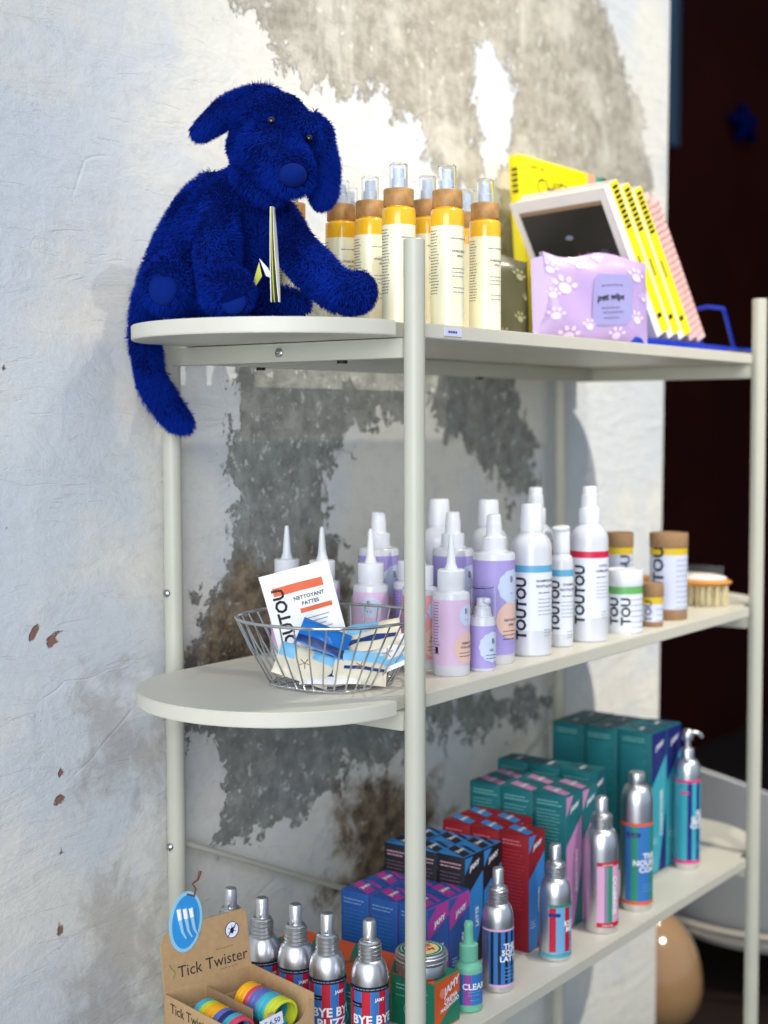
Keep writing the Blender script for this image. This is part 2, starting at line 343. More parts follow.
# price sticker on the board edge
mb = MB(); mb.box(.058, .094, -.0012, -.0002, Z1-.0125, Z1-.0035, mat('price_sticker', (214, 214, 236), .5))
lines(mb, flat((.076, -.0014, Z1-.008), (1, 0, 0), (0, 0, 1)), .022, -.001, 1, .002, mat('blue_print', (70, 80, 160), .6), .0026, 3)
tag(mb.build('price_sticker'), 'small lilac price sticker on the front edge of the top board', 'sticker')

# ------------------------------------------------------------------ bottles
FRONT = -90; VIEW = -144
def overcap(mb, r, z0, z1): mb.lathe([(r, z0), (r, z1-.002), (r-.002, z1), (.0005, z1), (.0005, z1-.0008), (r-.0026, z1-.001), (r-.0009, z1-.003), (r-.0009, z0), (r, z0)], CLEAR, 28)
def oil_bottle(x, y, label, rz=0):
    t = thing('oil_spray_bottle', label, 'bottle', (x, y, Z1), R_(rz), 'amber oil spray bottles on the top shelf'); r = .0195
    m = MB(); m.lathe([(.001, 0), (r-.001, 0), (r, .0012), (r, .1155)], CREAM, 36); m.build('glass_body', t, label='frosted cream lower bottle')
    m = MB(); m.lathe([(r, .1155), (r, .1320), (r-.0008, .1342), (r-.003, .1358), (.0155, .1362), (.0155, .1375)], OIL, 36); m.build('oil_band', t, label='amber yellow upper band')
    m = MB(); m.lathe([(.001, .1372), (.0172, .1372), (.0175, .1378), (.0175, .1558), (.0168, .1568), (.001, .1568)], WOODM, 36); m.build('wooden_collar', t)
    m = MB(); m.lathe([(.001, .1568), (.0082, .1568), (.0082, .168), (.0072, .169), (.0062, .169), (.0062, .1795), (.0055, .181), (.001, .181)], mat('pale_sprayer', (218, 226, 234), .35), 24); m.build('sprayer', t)
    m = MB(); overcap(m, .0105, .1569, .1865); m.build('clear_cap', t)
    m = MB(); a = FRONT-8
    m.text('HUILE SECHE', .0037, INK, cyl(r, a, .086), bold=.02); m.text('SPRAY', .0033, INK, cyl(r, a, .0805), bold=.02)
    lines(m, cyl(r, a, 0), .026, .100, 1, .004, INKL, .0012, 2); lines(m, cyl(r, a, 0), .022, .066, 3, .0045, INKL, .0009, 5); lines(m, cyl(r, a, 0), .020, .044, 2, .005, INKL, .0009, 6)
    lines(m, cyl(r, VIEW-52, 0), .014, .109, 22, .0034, INK, .0009, 8); m.build('printed_text', t)
    return t
oil_bottle(.0620, .065, 'amber oil spray bottle directly behind the front pole, left of it')
oil_bottle(.1040, .026, 'amber oil spray bottle just right of the front pole, at the board edge')
oil_bottle(.2140, .044, 'amber oil spray bottle beside the olive packet, rightmost of its kind in front')
oil_bottle(.1510, .086, 'amber oil spray bottle half hidden behind the one right of the front pole', -10)
oil_bottle(.2700, .106, 'amber oil spray bottle peeking out left of the rightmost one', 12)
oil_bottle(.1140, .1445, 'amber oil spray bottle in the middle of the gap between dog and front pole')
oil_bottle(.1150, .190, 'amber oil spray bottle closest to the right ear of the blue plush dog', -6)
oil_bottle(.0700, .232, 'amber oil spray bottle behind the neck of the blue plush dog', 8)
oil_bottle(.1640, .214, 'amber oil spray bottle almost hidden behind the two next to the dog ear')

PINK = mat('pink_label', (214, 184, 214), .45); PEACH = mat('peach_label', (226, 190, 176), .45); ROSE = mat('rose_label', (232, 160, 164), .45)
LILAC = mat('lilac_label', (166, 152, 212), .45); LILACD = mat('violet_label', (118, 98, 168), .45); CLOUD = mat('cloud_print', (196, 208, 232), .45)
def cloud(m, r, a, z, R, mt, n=11, k=.0006):
    pts = []
    for i in range(48):
        th = 2*PI*i/48; rr = R*(1+.09*abs(math.sin(n*th/2))); pts.append((rr*math.cos(th), rr*math.sin(th)))
    p = lambda u, v: ((r+k)*math.cos(R_(a)+u/r), (r+k)*math.sin(R_(a)+u/r), z+v)
    # fan with rings so that it follows the curve of the body
    vs = [p(0, 0)]; rings = 4
    for q in range(1, rings+1): vs += [p(x*q/rings, y*q/rings) for x, y in pts]
    fs = [[0, 1+i, 1+(i+1) % 48] for i in range(48)]
    for q in range(rings-1): fs += [[1+q*48+i, 1+(q+1)*48+i, 1+(q+1)*48+(i+1) % 48, 1+q*48+(i+1) % 48] for i in range(48)]
    m.add(vs, fs, mt, True)
def nozzle_bottle(x, y, label, lab=PINK, rz=0):
    t = thing('nozzle_bottle', label, 'bottle', (x, y, Z2), R_(rz), 'pastel label nozzle bottles on the middle shelf'); r = .0225
    MB().lathe([(.001, 0), (r-.0015, 0), (r, .002), (r, .097), (r-.001, .0995), (r-.005, .101), (.016, .102), (.016, .104)], OFFW, 36).build('bottle_body', t)
    MB().lathe([(.001, .1035), (.0162, .1035), (.0165, .104), (.0165, .1258), (.0155, .127), (.001, .127)], WHITE, 32).build('cap', t)
    MB().lathe([(.001, .127), (.0082, .127), (.0055, .135), (.0030, .165), (.0024, .1695), (.0008, .1702)], WHITE, 20).build('nozzle', t)
    m = MB(); m.band(r, .013, .092, -240, 20, lab)
    cloud(m, r, FRONT+2, .073, .0125, CLOUD); cloud(m, r, FRONT, .034, .019, PEACH, 0)
    m.text('B', .009, INK, cyl(r+.0004, FRONT-6, .078)); m.text('. .', .008, INK, cyl(r+.0004, FRONT-4, .070), bold=.03)
    m.text('DEMELANT', .0034, INK, cyl(r+.0005, FRONT-2, .040), bold=.02); m.text('POUR CHIEN', .0034, INK, cyl(r+.0005, FRONT-2, .035), bold=.02)
    lines(m, cyl(r+.0004, FRONT-4, 0), .022, .028, 2, .004, INK, .0009, 4)
    lines(m, cyl(r+.0002, -197, 0), .012, .088, 18, .0036, mat('violet_print', (120, 84, 150), .6), .0010, 9)
    m.box(-.0012, .0012, -.002, .002, 0, .0072, BLACK, T=Matrix.Rotation(R_(-195), 4, 'Z') @ Matrix.Translation((r+.0006-.0010, 0, .028)))
    m.build('wrap_label', t); return t
nozzle_bottle(.142, .046, 'pink label nozzle bottle right of the front pole, at the board edge')
nozzle_bottle(.160, .104, 'rose label nozzle bottle half hidden behind the front pole', ROSE)
nozzle_bottle(.152, .174, 'pink label nozzle bottle behind the right rim of the wire basket', rz=-55)
nozzle_bottle(.1455, .247, 'pink label nozzle bottle directly behind the white paper sachet', rz=-10)
nozzle_bottle(.136, .298, 'nozzle bottle nearest the wall, only its tip and cap above the sachet', rz=-20)
nozzle_bottle(.205, .150, 'pink label nozzle bottle squeezed behind the front pole, mostly hidden', LILAC)

def purple_spray(x, y, label, rz=0, cap=False):
    t = thing('lilac_spray_bottle', label, 'bottle', (x, y, Z2), R_(rz), 'lilac label spray bottles on the middle shelf'); r = .0265
    MB().lathe([(.001, 0), (r-.0015, 0), (r, .002), (r, .1375), (r-.0015, .140), (.017, .1415), (.0165, .143)], OFFW, 40).build('bottle_body', t)
    MB().lathe([(.001, .143), (.0148, .143), (.0150, .1435), (.0150, .1585), (.0142, .1592), (.0112, .1595), (.0105, .1610)], WHITE, 32, shape=lambda a: 1+.006*math.cos(24*a)).build('collar', t)
    MB().lathe([(.0102, .1595), (.0100, .176), (.0095, .1762), (.0088, .186), (.007, .1875), (.001, .1875)], WHITE, 28).build('sprayer', t)
    m = MB(); m.band(r, .013, .131, -250, 30, LILAC); cloud(m, r, FRONT-1, .098, .020, CLOUD); cloud(m, r, FRONT, .056, .024, PEACH, 0, .0005)
    m.band(r, .013, .026, -250, 30, LILAC, thick=.0008)
    m.text('B', .011, INK, cyl(r+.0004, FRONT-4, .107)); m.text('. .', .009, INK, cyl(r+.0004, FRONT-2, .092), bold=.03)
    m.text('NETTOYANT', .0042, INK, cyl(r+.0005, FRONT-3, .056), bold=.02); m.text('SPRAY', .0042, INK, cyl(r+.0005, FRONT-3, .050), bold=.02)
    lines(m, cyl(r+.0005, FRONT-5, 0), .026, .042, 3, .005, INK, .0010, 4); m.build('wrap_label', t)
    return t
purple_spray(.247, .051, 'lilac spray bottle at the board edge between gel pump and blue band shampoo')
purple_spray(.2655, .125, 'lilac spray bottle behind the pink nozzle bottle right of the pole')
purple_spray(.2150, .2080, 'lilac spray bottle cut by the front pole, near the wall')

t = thing('gel_pump_bottle', 'short lilac gel bottle with clear overcap between nozzle and spray bottle', 'bottle', (.189, .031, Z2)); r = .0160
MB().lathe([(.001, 0), (r-.001, 0), (r, .0015), (r, .058), (.0155, .062), (.0155, .066), (.0145, .067), (.001, .067)], OFFW, 32).build('bottle_body', t)
MB().lathe([(.001, .067), (.011, .067), (.010, .078), (.0075, .079), (.0075, .089), (.001, .090)], WHITE, 24).box(-.014, 0, -.004, .004, .083, .090, WHITE, .0015, T=Matrix.Rotation(R_(60), 4, 'Z')).build('pump', t)
m = MB(); m.lathe([(.0158, .0672), (.0158, .1005), (.0140, .1025), (.0005, .1025), (.0005, .1016), (.0138, .1014), (.0149, .100), (.0149, .0672), (.0158, .0672)], CLEAR, 28); m.build('clear_cap', t)
m = MB(); m.band(r, .004, .056, -250, 30, LILAC); cloud(m, r, FRONT-6, .030, .0175, CLOUD, 13); m.text('B', .009, INK, cyl(r+.0006, FRONT-8, .037)); m.text('GEL', .004, INK, cyl(r+.0006, FRONT-16, .0265), bold=.02); lines(m, cyl(r+.0006, FRONT-8, 0), .02, .020, 2, .004, INK, .0009, 3); m.build('wrap_label', t)

BAND = {'blue': mat('sky_blue_band', (96, 168, 204), .4), 'red': mat('crimson_band', (208, 30, 70), .4), 'green': mat('green_band', (104, 178, 96), .4)}
def tt_bottle(x, y, label, kind, band, H, r, text=True, rz=0):
    t = thing('shampoo_bottle', label, 'bottle', (x, y, Z2), R_(rz), 'white round shouldered bottles on the middle shelf')
    hs = {'disc': H-.0335, 'flip': H-.0335, 'spray': H-.048}[kind]     # top of shoulder
    prof = [(.001, 0), (r-.002, 0), (r, .0025), (r, hs-r*.95)]+[(r*math.cos(R_(a))*.999 if a < 90 else .001, hs-r*.95+r*.92*math.sin(R_(a))) for a in (15, 30, 45, 55)]
    rc = {'disc': .0150, 'flip': .0115, 'spray': .0148}[kind]; prof = prof[:-1] if prof[-1][0] < rc else prof; prof += [(rc*.98, hs-.001)]
    MB().lathe(prof, OFFW, 40).build('bottle_body', t)
    if kind == 'disc':
        MB().lathe([(.001, hs-.002), (rc, hs-.002), (rc, hs), (rc*.91, H-.003), (rc*.83, H-.0005), (.001, H)], WHITE, 32).build('cap', t)
    elif kind == 'flip':
        MB().lathe([(.001, hs-.002), (rc, hs-.002), (rc*.97, H-.006), (rc*.9, H-.004), (.001, H-.004)], WHITE, 32).build('cap', t)
        m = MB(); m.lathe([(.001, 0), (rc*1.02, 0), (rc*1.06, .001), (rc*1.04, .0035), (rc*.8, .0045), (.001, .0045)], WHITE, 28, T=Matrix.Translation((-.0015, 0, H-.0050)) @ Matrix.Rotation(R_(-9), 4, 'Y')); m.build('flip_lid', t)
    else:
        MB().lathe([(.001, hs-.002), (rc, hs-.002), (rc, hs+.016), (rc*.95, hs+.0175), (.0118, hs+.0185), (.0112, H-.012), (.0102, H-.011), (.0098, H-.002), (.0085, H-.0004), (.001, H)], WHITE, 32, shape=lambda a: 1).build('spray_cap', t)
    zb = hs-r*1.75 if kind == 'disc' else hs-r*1.55
    m = MB(); m.band(r, .034 if H > .18 else .018, zb-.009, -262, 22, LABW, thick=.00015); m.band(r, zb-.009, zb, -262, 22, BAND[band], thick=.0003)
    if text:
        m.text('TOUTOU', .0205 if H > .18 else .0175, BLACK, cyl(r, -179, (zb-.009)*.5+.008), rot90=True, bold=.038, sx=.93)
        m.text({'disc': 'SHAMPOOING', 'flip': 'SHAMPOO', 'spray': 'LOTION'}[kind], .0046, INK, cyl(r, FRONT-14, zb-.020), bold=.02)
        m.text({'disc': 'REVITALISANT', 'flip': 'REVITALISANT', 'spray': 'DEMELANTE'}[kind], .0046, INK, cyl(r, FRONT-14, zb-.027), bold=.02)
        lines(m, cyl(r, FRONT-14, 0), .024, zb-.036, 1, .004, INK, .0012, 1); lines(m, cyl(r, FRONT-12, 0), .026, zb-.044, 5, .005, INKL, .0009, 2); lines(m, cyl(r, FRONT-6, 0), .014, zb-.084, 3, .004, INKL, .0009, 7)
    m.build('wrap_label', t); return t
tt_bottle(.329, .044, 'white shampoo bottle with sky blue band, largest of the two blue banded', 'disc', 'blue', .198, .0262)
tt_bottle(.4115, .046, 'slim white bottle with sky blue band and flip cap, between two larger bottles', 'flip', 'blue', .1635, .0160)
tt_bottle(.481, .041, 'white spray bottle with crimson red band and black vertical lettering', 'spray', 'red', .215, .0265)
tt_bottle(.315, .180, 'white shampoo bottle in shade behind the lilac sprays, left one of the back row', 'disc', 'blue', .201, .0262, rz=120)
tt_bottle(.370, .136, 'white shampoo bottle in shade directly behind the front lilac spray bottle', 'disc', 'blue', .199, .0262, rz=120)
tt_bottle(.491, .133, 'white spray bottle behind the slim bottle, standing in front of the back pole', 'spray', 'red', .2110, .0265, rz=130)

YEL = mat('ochre_yellow_band', (214, 182, 40), .5); LABB = mat('pale_blue_label', (206, 212, 232), .5)
def tube_box(x, y, r, H, hl, label, zl, texts, bandc=YEL, body=KRAFTD, lab=LABB, lid=KRAFTD, zb=.007):
    t = thing('card_tube', label, 'tube', (x, y, Z2))
    MB().lathe([(.001, 0), (r, 0), (r+.0004, .0008), (r+.0004, zb), (r, zb+.0004), (r, H-hl)], body, 36).build('tube_body', t)
    MB().lathe([(r-.001, H-hl), (r+.0008, H-hl), (r+.001, H-hl+.001), (r+.001, H-.001), (r+.0003, H), (r-.0014, H), (r-.0018, H-.0015), (.001, H-.0015)], lid, 36).build('lid', t)
    m = MB(); m.band(r, zb+.001, H-hl-.0115, -262, 40, lab); m.band(r, H-hl-.0115, H-hl-.001, -262, 95, bandc)
    for (s, sz, a, z, bo) in texts: m.text(s, sz, BLACK, cyl(r, a, z), rot90=True, bold=bo)
    lines(m, cyl(r, FRONT-4, 0), r*1.3, H-hl-.020, max(2, int(H*90)), .008, INKL, .0012, 3); m.build('wrap_label', t); return t
tube_box(.580, .037, .0262, .0915, .0225, 'white lidded tub with green band beside the crimson banded spray bottle', 0, [('TOU', .0185, -184, .033, .035), ('TOU', .0185, -146, .033, .035)], BAND['green'], WHITE, LABW, WHITE, .004)
tube_box(.661, .032, .0160, .0645, .0190, 'smallest kraft card tube, in front of the tall one', 0, [('TOU', .0150, -172, .024, .012)])
tube_box(.751, .048, .0285, .1330, .0215, 'tallest kraft card tube with ochre band, beside the wooden brush', 0, [('TOU', .026, -187, .086, .03)], zb=.016)
tube_box(.693, .102, .0200, .1350, .0215, 'shaded kraft card tube behind the white tub', 0, [('OU', .022, -125, .085, .03)])

# pet brush: oval wooden pad brush with bristles on both faces
t = thing('pet_brush', 'double sided wooden pet brush with cream bristles lying beside the tall tube', 'brush', (.930, .085, Z2), R_(100))
WB = mat('orange_beech', (206, 140, 62), .45, var=.15, vscale=30)
m = MB(); m.ell((0, 0, .040), (.062, .037, .0085), WB, sub=4); m.box(.05, .135, -.011, .011, .034, .046, WB, .005); m.build('wooden_head', t)
m = MB(); m.ell((0, 0, .0455), (.054, .031, .0085), mat('rubber_pad', (236, 228, 214), .6), sub=3); m.build('rubber_pad', t)
m = MB(); BR = mat('cream_bristle', (228, 214, 170), .7)
for i in range(-5, 6):
    for j in range(-3, 4):
        if (i/5.6)**2+(j/3.6)**2 > 1: continue
        for k in range(5):
            dx, dy = random.uniform(-.0015, .0015), random.uniform(-.0015, .0015); x, y = i*.0105, j*.0095
            m.tube([(x+dx*.5, y+dy*.5, .035), (x+dx*2, y+dy*2, .0005+random.uniform(0, .002))], [.0007, .0005], BR, 4)
m.build('bristles', t, kind='stuff')
m = MB()
for i in range(-6, 7):
    for j in range(-3, 4):
        if (i/6.4)**2+(j/3.6)**2 > 1: continue
        m.tube([(i*.0075, j*.0075, .050), (i*.0078+.001, j*.0078, .066)], .0004, STEEL, 4)
m.build('metal_pins', t, kind='stuff')

# ------------------------------------------------------------------ wire basket with sachets
bc = (.010, .1255); t = thing('wire_basket', 'chrome wire basket of sachets on the rounded end of the middle shelf', 'basket', (*bc, Z2))
def sq(a, e):                                        # rounded-square radius factor
    c, s = abs(math.cos(a)), abs(math.sin(a)); return 1/((c**e+s**e)**(1/e))
def ring(R, z, e, n=72): return [(R*sq(a, e)*math.cos(a), R*sq(a, e)*math.sin(a), z) for a in [2*PI*i/n for i in range(n)]]
m = MB(); m.tube(ring(.106, .079, 2.3), .0019, CHROME, 10, True); m.build('rim', t)
m = MB(); m.tube(ring(.064, .0025, 3.0), .0015, CHROME, 8, True)
for k in range(-3, 4):
    y = k*.0165; h = math.sqrt(max(.0, .064**2-y*y))*1.0+.004; m.tube([(-h, y, .0022), (h, y, .0022)], .0011, CHROME, 6)
m.build('base_grid', t)
for i in range(36):
    a = 2*PI*i/36; a2 = a+.10; m = MB()
    R0, R1 = .064*sq(a, 3.0), .106*sq(a2, 2.3)
    m.tube([(R0*math.cos(a), R0*math.sin(a), .0025), ((R0*.45+R1*.55+.002)*math.cos(a+.05), (R0*.45+R1*.55+.002)*math.sin(a+.05), .044), (R1*math.cos(a2), R1*math.sin(a2), .079)], .0011, CHROME, 6); m.build('side_wire', t)
SACW = mat('white_sachet', (238, 238, 238), .35, bump=.25, bscale=60); ORG = mat('orange_print', (224, 98, 54), .5)
def pillow(w, h, th, mt, T, nx=14, ny=14, crimp=True, seed=0):
    rr = random.Random(seed); m = MB(); vs = []; fs = []
    ph = rr.uniform(0, 6)
    for sgn in (1, -1):
        for j in range(ny+1):
            for i in range(nx+1):
                u, v = i/nx*2-1, j/ny*2-1; k = max(0, (1-u**4)*(1-v**4))**.6
                z = sgn*(th/2*k+.0002)+.0014*math.sin(5*u+ph)*math.sin(4*v+ph)*(.4+k)
                vs.append((u*w/2*(1-.015*(1-v*v)), v*h/2, z))
    n = (nx+1)*(ny+1)
    for j in range(ny):
        for i in range(nx):
            a = j*(nx+1)+i; fs.append([a, a+1, a+nx+2, a+nx+1]); fs.append([n+a, n+a+nx+1, n+a+nx+2, n+a+1])
    for i in range(nx): fs.append([i, n+i, n+i+1, i+1]); q = ny*(nx+1)+i; fs.append([q, q+1, n+q+1, n+q])
    for j in range(ny): q = j*(nx+1); fs.append([q, q+nx+1, n+q+nx+1, n+q]); q += nx; fs.append([q, n+q, n+q+nx+1, q+nx+1])
    m.add(vs, fs, mt, True, T)
    surf = lambda x, y: T @ Vector((x, y, th/2*max(0, (1-(2*x/w)**4)*(1-(2*y/h)**4))**.6+.0014*math.sin(5*2*x/w+ph)*math.sin(4*2*y/h+ph)*(.4+max(0, (1-(2*x/w)**4)*(1-(2*y/h)**4))**.6)+.0008))
    return m, surf
def patch(m, surf, x0, x1, y0, y1, mt, n=10):
    vs = [surf(x0+(x1-x0)*i/n, y0+(y1-y0)*j/4) for j in range(5) for i in range(n+1)]
    m.add(vs, [[j*(n+1)+i, j*(n+1)+i+1, (j+1)*(n+1)+i+1, (j+1)*(n+1)+i] for j in range(4) for i in range(n)], mt, True)
def frame(o, right, up):
    r = Vector(right).normalized(); u = Vector(up); u = (u-r*u.dot(r)).normalized(); n = r.cross(u)
    return Matrix(((r.x, u.x, n.x, o[0]), (r.y, u.y, n.y, o[1]), (r.z, u.z, n.z, o[2]), (0, 0, 0, 1)))
VR = Rt; VB = Vector((-.80, -.59, .0))                # across the view and towards the viewer
def rel(a, b, z): return Vector((bc[0], bc[1], Z2+z))+Vector((.59, -.807, 0))*a+Vector((-.807, -.59, 0))*b
T = frame(rel(-.030, -.018, .074), Vector((.59, -.807, .26)), Vector((-.22, .24, 1)))
m, s = pillow(.084, .122, .006, SACW, T, seed=3)
patch(m, s, -.030, .030, .034, .044, ORG); patch(m, s, -.004, .034, .008, .0135, ORG)
m.text('TOUTOU', .019, BLACK, s, rot90=True, bold=.03) if False else None
vt, ft = glyphs('TOUTOU', 'CENTER', .03); m.add([s(-.024-y*.0195, .001+x*.0195) for x, y in vt], ft, BLACK, False)
for sx_, sy_, st, sz in ((.010, .026, 'NETTOYANT', .0062), (.010, .0185, 'PATTES', .0062)):
    vt, ft = glyphs(st, 'CENTER', .02); m.add([s(sx_+x*sz, sy_+y*sz) for x, y in vt], ft, BLACK, False)
for q in range(6): patch(m, s, .002, .028-(q % 3)*.003, .000-q*.0048, .0009-q*.0048, INKL, 3)
patch(m, s, .002, .020, -.036, -.0355, INKL, 3)
tag(m.build('sachet'), 'large white paper sachet with orange bars standing up in the wire basket', 'sachet', 'sachets in the wire basket')
SKY = mat('sky_print', (120, 186, 226), .35); SEA = mat('deep_blue_print', (20, 112, 196), .3); SANDP = mat('sand_print', (214, 206, 184), .4); NAVY = mat('navy_print', (24, 52, 110), .4)
def small_sachet(o, right, up, base, label, art, seed, w=.060, h=.040):
    T = frame(o, right, up); m, s = pillow(w, h, .009, base, T, 12, 10, seed=seed)
    for (x0, x1, y0, y1, mt) in art: patch(m, s, x0*w, x1*w, y0*h, y1*h, mt)
    if seed % 2:
        for q in range(5): a = q*1.257; m.tube([s(0, 0), s(.007*math.cos(a), .006*math.sin(a))], .0005, KRAFTD, 4)
    tag(m.build('sachet'), label, 'sachet', 'sachets in the wire basket')
X_ = Vector((.59, -.807, 0)); D_ = Vector((-.807, -.59, 0)); Zv = Vector((0, 0, 1))
small_sachet(rel(-.030, .040, .028), X_-.34*Zv, D_*-.55+Zv, SANDP, 'sand coloured small sachet against the front left wires of the basket', [(-.48, -.2, .05, .48, SKY), (.1, .48, .2, .48, SKY)], 1, .066, .040)
small_sachet(rel(-.008, .024, .056), X_-.42*Zv, D_*-.8+Zv*.9, SEA, 'plain bright blue small sachet on top of the heap in the basket', [(-.48, .48, -.48, -.22, NAVY)], 2, .060, .036)
small_sachet(rel(.034, .036, .024), X_-.10*Zv, D_*-.6+Zv, SANDP, 'small beach print sachet low in the middle front of the basket', [(-.48, .48, .15, .48, SKY), (-.3, .48, -.1, .0, NAVY)], 3, .062, .040)
small_sachet(rel(.050, .004, .056), X_+.18*Zv, D_*-.9+Zv*.7, SANDP, 'small sachet with navy streak on top at the right of the basket', [(-.48, .1, .1, .48, SKY), (-.48, .4, -.25, -.08, NAVY)], 4, .064, .044)
small_sachet(rel(.066, .022, .036), X_+.4*Zv, D_*-.8+Zv, SACW, 'mostly white small sachet pressed against the right wires of the basket', [(-.3, .3, -.4, -.2, SKY)], 5, .056, .040)
small_sachet(rel(-.020, -.012, .034), X_+.1*Zv, D_*-1+Zv*.4, SKY, 'pale blue small sachet under the bright blue one in the basket', [(-.4, .4, -.1, .1, SACW)], 6)
small_sachet(rel(.018, -.030, .040), X_-.1*Zv, D_*-1+Zv*.5, SKY, 'pale blue small sachet at the back of the basket behind the heap', [(-.4, .4, -.3, -.1, SACW)], 7)
small_sachet(rel(.000, .036, .012), X_, D_*-1+Zv*.15, SACW, 'white small sachet lying flat at the bottom front of the basket', [(-.4, .4, -.2, .1, NAVY)], 8, .070, .040)

# ------------------------------------------------------------------ bottom shelf: aluminium bottles
def stripes(m, r, z0, z1, a0, pattern, wd, th=.0003):
    a = a0
    for i in range(int(200/wd)):
        m.band(r, z0, z1, a, a+wd, pattern[i % len(pattern)], thick=th); a += wd
def alu_body(r, hs): return [(.001, 0), (r-.0022, 0), (r-.0006, .0008), (r, .0025), (r, hs-r*1.25)]+[(r*(1-.45*(k/6)**1.8), hs-r*1.25+r*1.15*math.sin(PI/2*k/6)) for k in range(1, 7)]
def alu_bottle(x, y, r, H, kind, label, lab, rz=0, group='aluminium bottles on the bottom shelf', seg=36):
    t = thing('aluminium_bottle', label, 'bottle', (x, y, Z3), R_(rz), group)
    hs = H-{'spray': .0425, 'screw': .0155, 'pump': .046}[kind]
    MB().lathe(alu_body(r, hs), ALU, seg).build('bottle_body', t)
    if kind == 'spray':
        k = r/.0215; rc = .0128*k; pr = [(.001, hs-.004), (rc, hs-.004)]
        for i in range(4): z = hs-.003+i*.0046; pr += [(rc-.0004, z), (rc+.0009, z+.0008), (rc+.0009, z+.0028), (rc-.0004, z+.0036)]
        pr += [(rc*.98, hs+.0165), (rc*.90, hs+.0180), (rc*.80, hs+.019)]
        MB().lathe(pr, ALUD, 32).build('screw_collar', t)
        MB().lathe([(.0078*k, hs+.0185), (.0076*k, H-.0025), (.0070*k, H-.0008), (.0060*k, H), (.001, H-.0002)], ALU, 26).box(-.0098*k, -.005*k, -.0018, .0018, hs+.020, hs+.0255, ALUD, .0005, T=Matrix.Rotation(R_(20), 4, 'Z')).build('spray_button', t)
    elif kind == 'screw':
        MB().lathe([(.001, hs-.004), (.0118, hs-.004), (.0124, hs-.002), (.0124, hs+.0135), (.0116, hs+.0155), (.001, hs+.0155)], ALUD, 36, shape=lambda a: 1+.008*math.cos(36*a)).build('screw_cap', t)
    else:
        MB().lathe([(.001, hs-.004), (.0105, hs-.004), (.0105, hs+.014), (.0098, hs+.015), (.0052, hs+.0155), (.0048, hs+.030), (.001, hs+.030)], ALUD, 30).build('screw_collar', t)
        m = MB(); m.lathe([(.001, hs+.028), (.0085, hs+.028), (.0090, hs+.034), (.0082, hs+.042), (.005, hs+.0455), (.001, hs+.046)], ALUD, 26)
        d = Vector((.62, -.78, 0)); m.tube([(0, 0, hs+.039), d*.012+Vector((0, 0, hs+.040)), d*.021+Vector((0, 0, hs+.037)), d*.024+Vector((0, 0, hs+.031))], [.0042, .0036, .003, .0026], ALUD, 12); m.build('pump_head', t)
    m = MB(); lab(m, r); m.build('wrap_label', t); return t
RED_ = mat('signal_red_print', (190, 24, 48), .5); BLU_ = mat('cobalt_print', (52, 116, 184), .5); NVY = mat('midnight_print', (16, 24, 44), .5); CYN = mat('light_blue_print', (110, 168, 210), .5)
PNKP = mat('pale_pink_print', (224, 168, 204), .5); GRN = mat('leaf_green_print', (40, 140, 110), .5); ORP = mat('orange_edge', (226, 96, 54), .5); TEALP = mat('teal_print', (60, 168, 184), .5); INDG = mat('indigo_print', (22, 36, 120), .5); MAG = mat('magenta_edge', (222, 60, 130), .5); WT = mat('white_ink', (238, 240, 246), .5)
def lab_buzz(m, r):
    stripes(m, r, .006, .0795, -250, [BLU_, RED_, BLU_, RED_], 27); m.band(r, .0795, .0850, -262, 20, NVY, thick=.0004); m.band(r, .002, .006, -262, 20, NVY, thick=.0004)
    lines(m, cyl(r+.0004, VIEW, 0), .045, .0816, 1, .004, INKL, .0012, 4, 1)
    m.text('BYE BYE', .0145, WT, cyl(r+.0004, VIEW+13, .0465), bold=.03); m.text('BUZZ', .0145, WT, cyl(r+.0004, VIEW+8, .0335), bold=.03); m.text('JAMY', .0052, WT, cyl(r+.0004, FRONT-22, .070), bold=.03)
    m.band(r, .0610, .0665, -208, -168, NVY, thick=.0005); lines(m, cyl(r+.0006, -188, 0), .012, .0630, 1, .004, INKL, .0014, 4, 1)
    lines(m, cyl(r+.0004, VIEW+8, 0), .022, .022, 3, .004, WT, .001, 6)
A = [(-.0070, .0590, 'striped bug spray bottle nearest the front pole, first of the row'), (-.0180, .1120, 'striped bug spray bottle, second of the row from the front pole'), (-.0150, .1620, 'striped bug spray bottle, third of the row from the front pole'), (-.0200, .2100, 'striped bug spray bottle right beside the kraft box header'), (-.0150, .2650, 'bottle whose metal top alone shows behind the kraft box header')]
first = None
for i, (x, y, lb) in enumerate(A):
    if first is None: first = alu_bottle(x, y, .0215, .1565, 'spray', lb, lab_buzz, group='striped bug spray bottles beside the kraft box')
    else: c = copy_tree(first); c.location = (x, y, Z3); c.rotation_euler.z = R_((0, 9, -5, 7, 0)[i]); c['label'] = lb
def lab_d1(m, r):
    m.band(r, .010, .080, -184, -150, BLU_); m.band(r, .010, .080, -150, -20, BLU_, thick=.00025)
    for a in (-176, -149, -122, -95): m.band(r, .012, .079, a, a+11, NVY, thick=.0004)
    m.band(r, .0795, .082, -262, 10, PNKP, thick=.0004); m.band(r, .008, .011, -184, 10, PNKP, thick=.0004)
    for s_, z in (('THE', .060), ('SOFT', .052), ('LATTE', .044)): m.text(s_, .0100, WT, cyl(r+.0004, FRONT-12, z), bold=.035)
    lines(m, cyl(r+.0006, FRONT-6, 0), .020, .032, 4, .0048, CYN, .001, 3)
